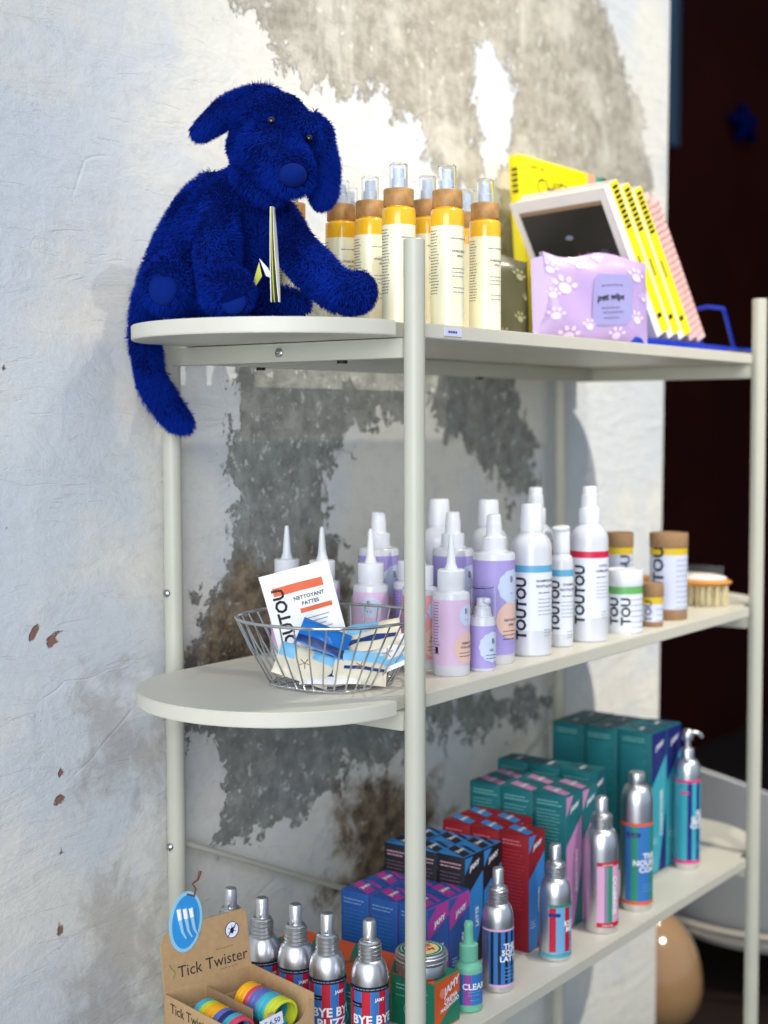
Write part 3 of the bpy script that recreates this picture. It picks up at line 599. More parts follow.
def lab_d2(m, r):
    m.band(r, .012, .077, -176, -10, CYN); m.band(r, .014, .074, -172, -148, RED_, thick=.0004); m.band(r, .014, .074, -114, -92, RED_, thick=.0004); m.band(r, .0745, .078, -176, 10, GRN, thick=.0004); m.band(r, .006, .0105, -262, 10, TEALP, thick=.0003)
    m.band(r, .062, .0665, -174, -132, INDG, thick=.0006)
    for s_, z in (('KISS', .052), ('ME', .044)): m.text(s_, .0098, WT, cyl(r+.0005, FRONT-6, z), bold=.035)
    lines(m, cyl(r+.0006, FRONT-6, 0), .014, .034, 4, .0048, RED_, .0012, 3)
def lab_d3(m, r):
    m.band(r, .010, .097, -166, -142, PNKP); m.band(r, .010, .097, -142, -128, INKL); m.band(r, .010, .097, -128, -112, GRN); m.band(r, .010, .097, -112, -40, PNKP); m.band(r, .0975, .103, -168, 10, RED_, thick=.0004); m.band(r, .010, .0165, -168, 10, RED_, thick=.0005)
    m.text('SHAMPOO', .0115, WT, cyl(r+.0005, FRONT-12, .055), rot90=True, bold=.035); lines(m, cyl(r+.0006, FRONT-40, 0), .016, .099, 1, .004, WT, .001, 2); lines(m, cyl(r+.0006, FRONT-40, 0), .016, .0125, 1, .004, WT, .001, 2)
def lab_d4(m, r):
    stripes(m, r, .015, .128, -196, [BLU_, GRN, BLU_, BLU_, GRN], 23); m.band(r, .128, .1325, -262, 10, ORP, thick=.0004); m.band(r, .0105, .0155, -262, 10, ORP, thick=.0005)
    m.band(r, .112, .118, -190, -140, INDG, thick=.0006); lines(m, cyl(r+.0006, -166, 0), .014, .1142, 1, .004, INKL, .0014, 4, 1)
    for s_, z in (('THE', .083), ('NOURISH', .073), ('COAT', .063)): m.text(s_, .0118, WT, cyl(r+.0005, FRONT-16, z), bold=.035)
    lines(m, cyl(r+.0006, FRONT-14, 0), .024, .040, 3, .0045, CYN, .001, 3); cloud(m, r, FRONT+14, .062, .0001, RED_)
def lab_d5(m, r):
    stripes(m, r, .016, .146, -196, [TEALP, TEALP, INDG, TEALP, INDG], 21); m.band(r, .142, .1465, -262, 10, MAG, thick=.0005); m.band(r, .0105, .0155, -262, 10, MAG, thick=.0005); m.band(r, .124, .128, -186, -146, MAG, thick=.0006)
    for s_, z in (('SO', .092), ('SLEEK', .082), ('COAT', .072)): m.text(s_, .0125, WT, cyl(r+.0005, FRONT-4, z), bold=.035)
    lines(m, cyl(r+.0006, FRONT-14, 0), .022, .040, 2, .0045, CYN, .001, 3)
alu_bottle(.244, .042, .0200, .1565, 'spray', 'aluminium spray bottle with blue and black stripes beside the green dropper', lab_d1)
alu_bottle(.381, .036, .0215, .1555, 'spray', 'aluminium spray bottle with red and pale blue label before the red cartons', lab_d2)
alu_bottle(.515, .037, .0240, .1920, 'spray', 'aluminium spray bottle with pink and green stripes and red edges', lab_d3)
alu_bottle(.630, .039, .0240, .2035, 'screw', 'aluminium screw cap bottle with blue and green stripes and orange edges', lab_d4)
alu_bottle(.858, .062, .0212, .2265, 'pump', 'aluminium pump bottle with teal and indigo stripes at the right end', lab_d5)
# green dropper bottle
t = thing('dropper_bottle', 'mint green dropper bottle beside the tin on the bottom shelf', 'bottle', (.167, .037, Z3)); MINT = mat('mint_plastic', (112, 184, 156), .4, sss=.1); r = .0172
MB().lathe([(.001, 0), (r-.002, 0), (r, .002), (r, .052), (r-.001, .056), (r-.006, .0605), (.009, .062)], MINT, 32).build('bottle_body', t)
MB().lathe([(.001, .0615), (.0115, .0615), (.0115, .081), (.0105, .082), (.0072, .083)], MINT, 30, shape=lambda a: 1+.008*math.cos(24*a)).build('collar', t)
MB().lathe([(.0072, .082), (.0058, .090), (.0055, .100), (.0060, .105), (.0045, .1095), (.001, .110)], MINT, 22).build('rubber_bulb', t)
m = MB(); stripes(m, r, .010, .048, -200, [BLU_, mat('purple_print', (150, 70, 160), .5), BLU_], 32)
m.text('CLEAR', .0105, WT, cyl(r+.0004, FRONT-32, .033), bold=.03); lines(m, cyl(r+.0004, FRONT-30, 0), .018, .026, 2, .004, CYN, .001, 2); lines(m, cyl(r+.0004, FRONT-30, 0), .014, .016, 1, .004, CYN, .001, 2); m.build('wrap_label', t)

# ------------------------------------------------------------------ cartons
def carton(x, y, wx, wy, h, side, front, top, label, group, art, side_ink, vert=None):
    """x,y: front left corner. side = text panel, front = panel to the shop, top = lid"""
    m = MB(); b = .0008; m.box(0, wx, 0, wy, 0, h, side, b)
    e = .00015
    def quad(pts, mt): m.add(pts, [list(range(len(pts)))], mt, False)
    quad([(b, -e, b), (wx-b, -e, b), (wx-b, -e, h-b), (b, -e, h-b)], front)
    quad([(b, b, h+e), (wx-b, b, h+e), (wx-b, wy-b, h+e), (b, wy-b, h+e)], top)
    art(m, wx, wy, h, quad)
    ps = flat((-.0003, wy/2, 0), (0, -1, 0), (0, 0, 1)); n = max(6, int((h-.02)/.0062))
    lines(m, ps, wy*.78, h-.011, 2, .0046, side_ink[0], .0016, int(x*999)); lines(m, ps, wy*.78, h-.024, n-5, .0050, side_ink[1], .0010, int(y*999))
    # lid flap: slightly raised, with tuck line
    m.box(.001, wx-.001, .001, wy-.001, h+.0001, h+.0009, top)
    if vert: vert(m, wx, wy, h)
    o = m.build('carton', loc=(x, y, Z3+.0002)); tag(o, label, 'box', group); return o
PURB = mat('carton_blue', (34, 84, 158), .55); PURM = mat('carton_magenta', (176, 56, 150), .55); BLK = mat('carton_black', (26, 24, 32), .55); SKYC = mat('carton_sky', (44, 128, 196), .55); REDC = mat('carton_red', (138, 12, 26), .55)
TEAL = mat('carton_teal', (14, 104, 110), .55); PNKC = mat('carton_pink', (196, 134, 182), .55); TEAD = mat('carton_deep_teal', (10, 80, 94), .55); NAVC = mat('carton_navy', (20, 30, 112), .55); ORGC = mat('carton_orange', (226, 92, 36), .55); GRNC = mat('carton_green', (20, 122, 92), .55)
PINKI = mat('pale_blue_ink', (120, 164, 210), .6); PINK2 = mat('dusty_pink_ink', (210, 170, 176), .6); MINTI = mat('mint_ink', (130, 196, 190), .6)
def diag(front, accent, topa, topb, logo='JAMY', vt=None, inkv=WT, accent2=None):
    def art(m, wx, wy, h, quad):
        e = .0004
        quad([(.001, -e, h*.62), (wx-.001, -e, h*.82), (wx-.001, -e, h*.45), (wx*.5, -e, .002), (.001, -e, .002)], accent)
        quad([(.001, -e, h-.002), (wx*.45, -e, h-.002), (.001, -e, h*.84)], accent2 or accent)
        z = h+.0012
        quad([(wx*.02, wy*.05, z), (wx*.40, wy*.05, z), (wx*.85, wy*.95, z), (wx*.45, wy*.95, z)], topa)
        quad([(wx*.55, wy*.05, z), (wx*.70, wy*.05, z), (wx*.98, wy*.6, z), (wx*.98, wy*.85, z)], topb)
        m.text(logo, min(.009, wx*.2), WT if topa is not WT else topb, lambda u, v: (wx*.5+u, wy*.5+v, z+.0003), bold=.04)
        p = lambda u, v: (wx*.52+u+v*.1, -.0007, h*.90+v+u*.25) if h > .12 else (wx*.55+u, -.0007, h*.80+v+u*.25)
        m.text(logo, wx*.21, WT, p, bold=.04)
        if vt: m.text(vt, wx*.20, inkv, lambda u, v: (wx*.66+u, -.0008, h*.42+v), rot90=True, bold=.04)
        lines(m, flat((wx*.28, -.0008, 0), (1, 0, 0), (0, 0, 1)), wx*.3, h*.25, 3, .004, inkv, .001, 4)
    return art
def grid(x0, y0, wx, wy, h, rows, cols, mats_, art, ink, what, group, skip=(), gap=.0012, vert=None, y0s=None):
    cn = ['at the front', 'in the middle', 'nearest the wall', 'hard against the back']
    rn = ['left row', 'right row', 'third row']
    for r in range(rows):
        for c in range(cols):
            if (r, c) in skip: continue
            jx, jy = random.uniform(-.0003, .0003), random.uniform(-.0002, .0002)
            carton(x0+r*(wx+gap)+jx, y0+c*(wy+gap)+jy, wx, wy, h-.0009*(c % 2), *mats_, f'{what}, {rn[r]}, {cn[c]} of its block', group, art, ink, vert)
grid(.172, .102, .0485, .0450, .110, 2, 3, (PURB, PURM, PURB), diag(PURM, PURB, PURM, PURM, vt='SOIN', accent2=PURB), (PINKI, SKYC), 'small blue and magenta carton', 'small blue and magenta cartons')
grid(.2725, .112, .0465, .0425, .1485, 2, 3, (BLK, BLK, SKYC), diag(BLK, SKYC, BLK, BLK, vt='LATTE', accent2=SKYC), (PINK2, mat('dim_pink_ink', (120, 98, 110), .6)), 'black and blue carton', 'black and blue cartons')
grid(.371, .072, .0440, .0460, .1615, 2, 3, (REDC, REDC, REDC), diag(REDC, SKYC, SKYC, REDC, vt='LOTION', accent2=SKYC), (mat('rose_ink', (214, 120, 128), .6), mat('dim_red_ink', (190, 60, 70), .6)), 'crimson carton with blue corner', 'crimson cartons', skip=((1, 0),))
grid(.474, .072, .0470, .0530, .1940, 2, 3, (TEAL, TEAL, TEAL), diag(TEAL, PNKC, PNKC, TEAL, vt='SHAMPOOING'), (MINTI, MINTI), 'teal carton with pink corner', 'teal and pink cartons')
grid(.596, .096, .0460, .0540, .2000, 1, 3, (TEAL, TEAD, TEAL), diag(TEAD, TEAL, TEAD, TEAL, vt='BAUME'), (MINTI, MINTI), 'all teal carton', 'plain teal cartons')
grid(.776, .086, .0540, .0590, .2285, 2, 3, (TEAL, NAVC, TEAL), diag(NAVC, TEALP, TEAD, NAVC, vt='CONDITIONER', accent2=NAVC), (MINTI, TEALP), 'tall teal carton with navy front', 'tall teal and navy cartons')
def orange_art(m, wx, wy, h, quad):
    e = .0004; quad([(.001, -e, .002), (wx-.001, -e, .002), (wx-.001, -e, h*.62)], GRNC)
    z = h+.0012; quad([(wx*.02, wy*.02, z), (wx*.98, wy*.02, z), (wx*.98, wy*.5, z)], GRNC); quad([(wx*.02, wy*.5, z), (wx*.3, wy*.98, z), (wx*.02, wy*.98, z)], GRNC)
    m.text('JAMY', wx*.24, WT, lambda u, v: (wx*.66+u, -.0008, h*.80+v+u*.3), bold=.04); m.text('CREMA', .0085, WT, lambda u, v: (wx*.62+u, -.0008, h*.56+v+u*.2), bold=.04); m.text('MASSAGGIO', .0070, WT, lambda u, v: (wx*.58+u, -.0008, h*.44+v+u*.2), bold=.04)
    pts = [(.30*wx+.006*math.cos(2*PI*k/20), -.0007, h*.74+.006*math.sin(2*PI*k/20)) for k in range(20)]; quad(pts, mat('rose_dot', (238, 140, 110), .6))
    m.tube([(-.0006, wy*.52+.011*math.cos(2*PI*k/24), h*.36+.011*math.sin(2*PI*k/24)) for k in range(24)], .0005, MINTI, 4, True)
for c in range(4):
    carton(.077, .027+c*.0632, .0550, .0620, .0600, GRNC, ORGC, ORGC, ['low green and orange carton under the round tin', 'low green and orange carton right behind the one under the tin', 'low green and orange carton behind the striped bottles', 'low green and orange carton nearest the wall'][c], 'low green and orange cartons', orange_art, (MINTI, MINTI))
for c in (1, 2, 3):
    carton(.0205, .027+c*.0632, .0550, .0620, .0600, GRNC, ORGC, ORGC, ['', 'low green and orange carton touching the second striped bottle', 'low green and orange carton touching the third striped bottle', 'low green and orange carton beside the wall behind the striped bottles'][c], 'low green and orange cartons', orange_art, (MINTI, MINTI))
# round tin on the carton
t = thing('round_tin', 'round aluminium tin with green printed lid on the orange carton', 'tin', (.098, .060, Z3+.0618)); r = .0300
MB().lathe([(.001, 0), (r-.002, 0), (r, .002), (r, .016), (r-.0006, .017)], ALUD, 44).build('tin_body', t)
m = MB(); m.lathe([(r-.0005, .016), (r+.0016, .016), (r+.0022, .0175), (r+.0022, .0190), (r+.0012, .0200), (r+.0012, .0215), (r+.0020, .0225), (r+.0020, .0245), (r+.0008, .0255), (r+.0008, .0275), (r-.0005, .0290), (.001, .0290)], ALU, 44); m.build('lid', t)
m = MB(); m.lathe([(.001, .0292), (r-.003, .0292)], GRNC, 44); m.lathe([(.001, .0294), (r-.009, .0294)], mat('cream_disc', (232, 214, 150), .5), 40)
m.lathe([(r-.006, .0294), (r-.005, .0294)], WT, 40)
for k, s_ in enumerate(('PURE', 'BALM')): m.text(s_, .012, ORGC, lambda u, v, k=k: ((u*.80+(v+.006-k*.012)*.59), (-u*.59+(v+.006-k*.012)*.80), .0297), bold=.04)
m.build('lid_print', t)

# ------------------------------------------------------------------ kraft counter box with hook packs
P0 = Vector((-.182, .214, 0)); P1 = Vector((-.066, .188, 0)); ax = (P1-P0).normalized(); ay = Vector((ax.y, -ax.x, 0)); ang = math.atan2(ax.y, ax.x); wbx = (P1-P0).length; dbx = .119; hb = .0945
t = thing('counter_display_box', 'open kraft card display box with printed header at the rounded left end', 'box', (P0.x, P0.y, Z3), ang)
# local frame: x along the header, -y towards the front
KR2 = mat('kraft_inside', (172, 140, 102), .85, var=.1, vscale=120); TINK = mat('soft_black_ink', (52, 46, 44), .7)
m = MB(); th = .0016
m.box(0, wbx, -dbx, 0, .0002, .002, KRAFT); m.box(0, th, -dbx, 0, .002, hb-.004, KRAFT, .0004); m.box(wbx-th, wbx, -dbx, 0, .002, hb+.001, KRAFT, .0004); m.box(0, wbx, -th, 0, .002, hb, KRAFT, .0004)
m.box(wbx*.47, wbx*.47+th, -dbx+.03, -th, .002, hb-.010, KR2); m.box(th, wbx-th, -.030, -.0285, .002, hb-.013, KR2)
m.text('Tick Twister', .0155, TINK, lambda u, v: (-.0006, -.054-u, .078+v), bold=0)
m.build('tray', t)
# front wall with two scooped openings
m = MB(); top = []
for i in range(33):
    x = wbx*i/32; k = 0
    for c_ in (.26, .74):
        dd = (x/wbx-c_)/.19
        if abs(dd) < 1: k = .022*math.sqrt(1-dd*dd)
    top.append((x, hb-.006-k))
m.prism([(0, .002)]+[(wbx, .002)]+top[::-1], th, KRAFT, T=Matrix.Translation((0, -dbx+th, 0)) @ Matrix.Rotation(PI/2, 4, 'X')); m.build('front_panel', t)
# header
hz = .068
hp = [(0, 0), (wbx, 0), (wbx-.002, hz-.004), (wbx-.008, hz)]+[(wbx*.5, hz-.001), (.012, hz-.004), (.004, hz-.008), (0, hz-.016)]
m = MB(); Th = Matrix.Translation((0, -.0005, hb-.002)) @ Matrix.Rotation(R_(-7), 4, 'X') @ Matrix.Rotation(PI/2, 4, 'X'); m.prism(hp, .0015, KRAFT, T=Th)
def hd(u, v, k=.0019): return Th @ Vector((u, v, k))
m.text('Tick Twister', .0185, TINK, lambda u, v: hd(wbx*.56+u, .016+v), bold=0); m.text('Tick Twister', .0001, TINK, lambda u, v: hd(wbx*.56+u, .016+v))
for q, zz in ((.70, .029), (.74, .006)):
    for k in range(5): m.add([hd(wbx*q+k*.005-.012, zz), hd(wbx*q+k*.005-.008, zz), hd(wbx*q+k*.005-.008, zz+.001), hd(wbx*q+k*.005-.012, zz+.001)], [[0, 1, 2, 3]], KRAFTD, False)
m.tube([hd(.012+.003*math.sin(k*.7), .012+k*.0022) for k in range(8)], .0005, mat('olive_ink', (130, 140, 60), .7), 4)
m.build('header_panel', t)
m = MB(); cx_, cz_ = wbx*.80, .047
m.add([hd(cx_+.0090*math.cos(2*PI*k/32), cz_+.0090*math.sin(2*PI*k/32), .0021) for k in range(32)], [list(range(32))], WT, False)
m.tube([hd(cx_+.0090*math.cos(2*PI*k/32), cz_+.0090*math.sin(2*PI*k/32), .0022) for k in range(32)], .0004, INDG, 4, True)
m.add([hd(cx_+.0026*math.cos(2*PI*k/12), cz_-.0006+.0034*math.sin(2*PI*k/12), .0024) for k in range(12)], [list(range(12))], BLACK, False)
for k in range(6): a = R_(30+k*60); m.tube([hd(cx_, cz_, .0024), hd(cx_+.006*math.cos(a), cz_+.005*math.sin(a), .0024)], .0003, BLACK, 4)
m.tube([hd(cx_-.0062, cz_-.0062, .0026), hd(cx_+.0062, cz_+.0062, .0026)], .0005, INDG, 4); m.build('round_badge', t)
m = MB(); ox, oz = .034, .070; SKYB = mat('badge_blue', (48, 148, 214), .4); SKYR = mat('badge_rim', (150, 200, 226), .4)
def oval(a, b, k, mt, th_=None):
    pts = [(ox+a*math.cos(2*PI*i/40)*math.cos(.22)-b*math.sin(2*PI*i/40)*math.sin(-.22), oz+a*math.cos(2*PI*i/40)*math.sin(-.22)+b*math.sin(2*PI*i/40)*math.cos(.22)) for i in range(40)]
    if th_: m.prism(pts, th_, mt, T=Th @ Matrix.Translation((0, 0, k)))
    else: m.add([hd(u, v, k) for u, v in pts], [list(range(40))], mt, False)
oval(.0215, .0335, .0015, SKYR, .0012); oval(.0182, .0295, .0029, SKYB)
for q, dx in enumerate((-.009, -.001, .007)):
    m.tube([hd(ox+dx, oz+.016-q*.001, .0036), hd(ox+dx+.001, oz+.004, .0036)], [.0028, .0026], WT, 8); m.tube([hd(ox+dx+.001, oz+.004, .0036), hd(ox+dx+.003, oz-.010, .0036), hd(ox+dx+.007, oz-.018, .0036)], [.0026, .0018, .0012], SKYR, 8)
m.build('oval_badge', t)
m = MB(); m.tube([hd(ox+.004, oz+.030, .0030), hd(ox+.013, oz+.026, .0034), hd(ox+.016, oz+.034, .0034), hd(ox+.012, oz+.040, .0034), hd(ox+.020, oz+.043, .003), hd(ox+.024, oz+.052, .003)], [.001, .0011, .0011, .0011, .0013, .0022], mat('rust_brown_print', (110, 62, 34), .6), 7); m.build('hook_print', t)
m = MB(); Tp = Matrix.Translation((wbx*.50, -dbx-.0006, hb-.016)); m.box(-.015, .015, -.0008, 0, -.007, .007, LABW, T=Tp @ Matrix.Rotation(R_(-8), 4, 'Y'))
m.text('€ 6,50', .0085, INDG, lambda u, v: Tp @ Matrix.Rotation(R_(-8), 4, 'Y') @ Vector((u, -.0012, v)), bold=.01)
tp = m.build('price_tag', t, label='white price tag')
# rolled silicone packs: open rings lying side by side in the two lanes
RC = {'teal': (66, 178, 196), 'lime': (206, 214, 52), 'yellow': (250, 180, 14), 'violet': (96, 110, 178), 'navy': (34, 40, 110), 'pink': (214, 70, 100), 'blue': (50, 150, 190)}
lane1 = ['teal', 'lime', 'yellow', 'yellow', 'violet', 'navy', 'teal', 'pink']; lane2 = ['yellow', 'yellow', 'pink', 'violet', 'violet', 'teal', 'teal', 'lime', 'lime']
ordn = ['first', 'second', 'third', 'fourth', 'fifth', 'sixth', 'seventh', 'eighth', 'ninth']
for li, (lane, xc) in enumerate(((lane1, wbx*.245), (lane2, wbx*.735))):
    n = len(lane); y_a, y_b = -.040, -dbx+.016
    for i, cname in enumerate(lane):
        y = y_a+(y_b-y_a)*i/(n-1); mt = mat('silicone_'+cname, RC[cname], .45)
        m = MB(); ro, ri = .0185, .0155; hw = (y_a-y_b)/(n-1)*.46
        T = Matrix.Rotation(ang, 4, 'Z'); 
        base = Matrix.Translation((P0.x, P0.y, Z3)) @ T @ Matrix.Translation((xc, y, hb-.0195-(.0050 if li == 0 else .001))) @ Matrix.Rotation(R_(6), 4, 'X') @ Matrix.Rotation(PI/2, 4, 'X')
        m.lathe([(ri, -hw), (ro-.001, -hw), (ro, -hw+.001), (ro, hw-.001), (ro-.001, hw), (ri, hw), (ri, -hw)], mt, 36); m.ell((ro*.1, -ro*.55, 0), (.005, .0045, hw*.9), mat('silicone_'+('lime' if cname != 'lime' else 'teal'), RC['lime']), sub=2)
        o = m.build('tick_hook_pack'); o.matrix_world = base
        tag(o, f'{cname} rolled tick hook pack, {ordn[i]} from the header in the {"left" if li == 0 else "right"} lane', 'pack', 'rolled tick hook packs in the kraft box')

# ------------------------------------------------------------------ top shelf: packs, books
def pouch(name, P, Q, depth, H, base, label, paws, panel=None, rows=True):
    P = Vector((*P, 0)); Q = Vector((*Q, 0)); u = (Q-P).normalized(); n = Vector((-u.y, u.x, 0)); wd = (Q-P).length   # n points away from the viewer
    nx, nz = 18, 14; m = MB(); vs = []
    def S(s, tt, side):                              # s across 0..1, tt height 0..1
        bulge = (1-(2*s-1)**4)*(1-abs(2*tt-1)**5); x = wd*(s+.03*math.sin(tt*5+1)*(s-.5))
        d = (depth/2)*(.28+.72*bulge)*side
        zz = H*tt*(1-.05*s-.02*math.sin(7*s))+.0005
        if 0 < tt: zz += .0035*math.sin(s*9+tt*3)*tt
        return P+u*x+n*(depth/2+d+.0022*math.sin(s*13+tt*7))+Vector((0, 0, Z1+zz))
    for side in (-1, 1):
        for j in range(nz+1):
            for i in range(nx+1): vs.append(S(i/nx, j/nz, side))
    k = (nx+1)*(nz+1); fs = []
    for j in range(nz):
        for i in range(nx): a = j*(nx+1)+i; fs += [[a, a+1, a+nx+2, a+nx+1], [k+a, k+a+nx+1, k+a+nx+2, k+a+1]]
    for i in range(nx): fs += [[i, k+i, k+i+1, i+1], [nz*(nx+1)+i, nz*(nx+1)+i+1, k+nz*(nx+1)+i+1, k+nz*(nx+1)+i]]
    for j in range(nz): a = j*(nx+1); fs += [[a, a+nx+1, k+a+nx+1, k+a], [a+nx, k+a+nx, k+a+2*nx+1, a+2*nx+1]]
    m.add(vs, fs, base, True)
    # end gusset folded at the left
    g = [P+n*depth*.5+u*-.012+Vector((0, 0, Z1+.001)), P+n*depth*.5+u*-.016+Vector((0, 0, Z1+H*.92)), S(.03, .98, -1), S(.03, .55, -1), S(.03, .02, -1)]
    m.add(g, [list(range(5))], base, True)
    g2 = [P+n*depth*.5+u*-.012+Vector((0, 0, Z1+.001)), P+n*depth*.5+u*-.016+Vector((0, 0, Z1+H*.92)), S(.03, .98, 1), S(.03, .02, 1)]
    m.add(g2, [list(range(4))[::-1]], base, True)
    def onf(x, z): q = S(max(0, min(1, x/wd)), max(0, min(1, z/H)), -1); return q-n*.0008
    rr = random.Random(4)
    def blob(x, z, a, b, rot=0):
        pts = [onf(x+a*math.cos(q)*math.cos(rot)-b*math.sin(q)*math.sin(rot), z+a*math.cos(q)*math.sin(rot)+b*math.sin(q)*math.cos(rot)) for q in [2*PI*k_/14 for k_ in range(14)]]
        m.add([onf(x, z)]+pts, [[0, 1+k_, 1+(k_+1) % 14] for k_ in range(14)], paws, False)
    for (x, z, s_) in [(.16, .62, 1.25), (.10, .30, .8), (.40, .20, .8), (.86, .78, 1), (.86, .28, .9), (.30, .90, .7), (.22, .08, 1), (.66, .10, .8), (.95, .55, .6), (.50, .93, .7), (.04, .80, .8), (.06, .52, .7)]:
        x *= wd; z *= H; s_ *= wd/.16; blob(x, z, .0075*s_, .0062*s_)
        for q in range(4): a = R_(25+q*43); blob(x+.0125*s_*math.cos(a), z+.0120*s_*math.sin(a), .0027*s_, .0036*s_, a-PI/2)
    if panel:
        pts = [(.42, .30), (.46, .22), (.74, .22), (.80, .30), (.82, .70), (.76, .78), (.46, .78), (.42, .72)]
        G = [(x*wd, z*H) for x, z in pts]; cx = sum(a for a, b in G)/8; cz = sum(b for a, b in G)/8
        vs = [onf(cx, cz)-n*.0006]
        for q in (.5, 1): vs += [onf(cx+(a-cx)*q, cz+(b-cz)*q)-n*.0006 for a, b in G]
        m.add(vs, [[0, 1+i, 1+(i+1) % 8] for i in range(8)]+[[1+i, 9+i, 9+(i+1) % 8, 1+(i+1) % 8] for i in range(8)], panel, True)
        tx = lambda cx_, cz_: (lambda a, b: onf(cx_*wd+a, cz_*H+b)-n*.0012)
        m.text('pet wipes', .0130, BLACK, tx(.61, .52), bold=.03)
        for q in range(4): lines(m, tx(.61, 0), .040-.004*q, H*(.64, .40, .35, .29)[q], 1, .003, INK, .0011, q)
    return tag(m.build(name), label, 'packet')
LW = mat('lilac_film', (180, 154, 204), .34, coat=.4); LP = mat('pale_lilac_paw', (226, 206, 238), .35); LPN = mat('grey_lilac_panel', (150, 146, 196), .4)
pouch('wipes_packet', (.478, .106), (.618, .014), .046, .129, LW, 'glossy lilac packet of pet wipes with paw prints at the board edge', LP, LPN)
OLV = mat('olive_film', (84, 80, 48), .35, coat=.4); OLP = mat('sage_paw', (150, 148, 112), .4)
pouch('wipes_packet', (.372, .205), (.478, .130), .046, .126, OLV, 'dark olive packet with pale paw prints behind the lilac one', OLP)
# leaning books
e_ = Vector((.27, .963, 0)).normalized(); h_ = Vector((-e_.y, e_.x, 0)); lean = R_(29); s_ = (h_*math.sin(lean)+Vector((0, 0, math.cos(lean)))).normalized(); nrm = s_.cross(e_).normalized()   # thickness direction
if nrm.x < 0: nrm = -nrm
YB = mat('lemon_yellow_cover', (244, 226, 10), .4); PAPER = mat('book_pages', (206, 198, 184), .8, bump=.2, bscale=400); CVR = mat('off_white_cover', (236, 228, 222), .45); DK = mat('dark_photo_print', (28, 24, 22), .35, var=.5, vscale=14)
SLEN, EW = .243, .200
def book(O, th, label, cover, spine, first_=False, pages=True):
    t = thing('book', label, 'book', tuple(O), 0, 'leaning books on the top shelf')
    def Q(a, b, c): return s_*a+e_*b+nrm*c            # a along spine, b away from shop, c thickness
    def slab(m, a0, a1, b0, b1, c0, c1, mt):
        vs = [Q(a, b, c) for a in (a0, a1) for b in (b0, b1) for c in (c0, c1)]
        m.add(vs, [[0, 1, 3, 2], [4, 6, 7, 5], [0, 4, 5, 1], [2, 3, 7, 6], [0, 2, 6, 4], [1, 5, 7, 3]], mt, False)
    m = MB(); slab(m, .003, SLEN-.003, .002, EW-.003, .0012, th-.0012, PAPER); m.build('page_block', t)
    m = MB(); slab(m, 0, SLEN, 0, EW, 0, .0012, cover); slab(m, 0, SLEN, 0, EW, th-.0012, th, cover)
    slab(m, 0, SLEN, -.0006, .0012, 0, th, cover)
    m.build('cover', t)
    if spine:
        m = MB(); slab(m, 0, SLEN, -.0012, -.0004, th*.44, th, spine)
        for i in range(9):
            a0 = SLEN*.70+i*.0078; slab(m, a0, a0+.0050, -.0017, -.0012, th*.54, th*.90, BLACK)
        slab(m, SLEN*.10, SLEN*.13, -.0017, -.0012, th*.5, th*.8, BLACK); slab(m, SLEN*.40, SLEN*.52, -.0017, -.0012, th*.55, th*.70, mat('dull_olive_ink', (150, 140, 30), .6))
        m.build('printed_spine', t, label='lemon yellow spine with black lettering')
    if first_:
        m = MB(); slab(m, SLEN*.09, SLEN*.925, EW*.07, EW*.93, -.0008, 0, DK); slab(m, SLEN*.90, SLEN*.925, EW*.07, EW*.93, -.0012, -.0008, mat('sepia_edge', (150, 120, 90), .5))
        # small ginger cat with blue scarf printed on the picture
        G = mat('ginger_print', (176, 132, 84), .5); c = lambda a, b, k=-.0013: Q(a, b, k)
        def disc(a, b, ra, rb, mt, k=-.0014): m.add([c(a+ra*math.cos(2*PI*i/16), b+rb*math.sin(2*PI*i/16), k) for i in range(16)], [list(range(16))], mt, False)
        disc(SLEN*.50, EW*.42, .016, .013, G); m.add([c(SLEN*.55, EW*.47), c(SLEN*.62, EW*.46), c(SLEN*.56, EW*.42)], [[0, 1, 2]], G, False); m.add([c(SLEN*.55, EW*.41), c(SLEN*.62, EW*.37), c(SLEN*.53, EW*.37)], [[0, 1, 2]], G, False)
        disc(SLEN*.42, EW*.36, .012, .016, TEALP, -.0017); disc(SLEN*.72, EW*.5, .004, .008, INKL); disc(SLEN*.60, EW*.20, .006, .009, INK); disc(SLEN*.042, EW*.20, .006, .006, BLACK); disc(SLEN*.042, EW*.20, .004, .004, CVR, -.0016)
        m.build('cover_picture', t, label='dark printed picture of a small ginger cat')
    return t
B0 = Vector((.712, .052, Z1+.0165)); dx = .0390; th_b = .0300
for i, (lb, dl) in enumerate((('leftmost leaning book, its white cover with dark picture facing out', 0), ('middle leaning book with lemon yellow spine', 0), ('third leaning book with lemon yellow spine, touching the pink notebook', 0))):
    book(B0+Vector((dx*i, 0, 0)), th_b, lb, CVR, YB, i == 0)
SPK = mat('pink_notebook_cover', (226, 190, 186), .6, var=.15, vscale=60)
for i, lb in enumerate(('pink spiral notebook right against the third yellow book', 'outermost pink spiral notebook at the right of the leaning row')):
    O = B0+Vector((dx*3+.0300*i, 0, 0)); t = book(O, .0200, lb, SPK, None)
    m = MB()
    for k in range(22):
        a = .012+k*(SLEN-.024)/21; pts = [s_*a+e_*(.003+.006*math.cos(q))+nrm*(.010+.0125*math.sin(q)) for q in [2*PI*j/12 for j in range(12)]]
        m.tube(pts, .0011, mat('rose_metal_wire', (196, 120, 104), .35, .6), 5, True)
    m.build('spiral_binding', t)
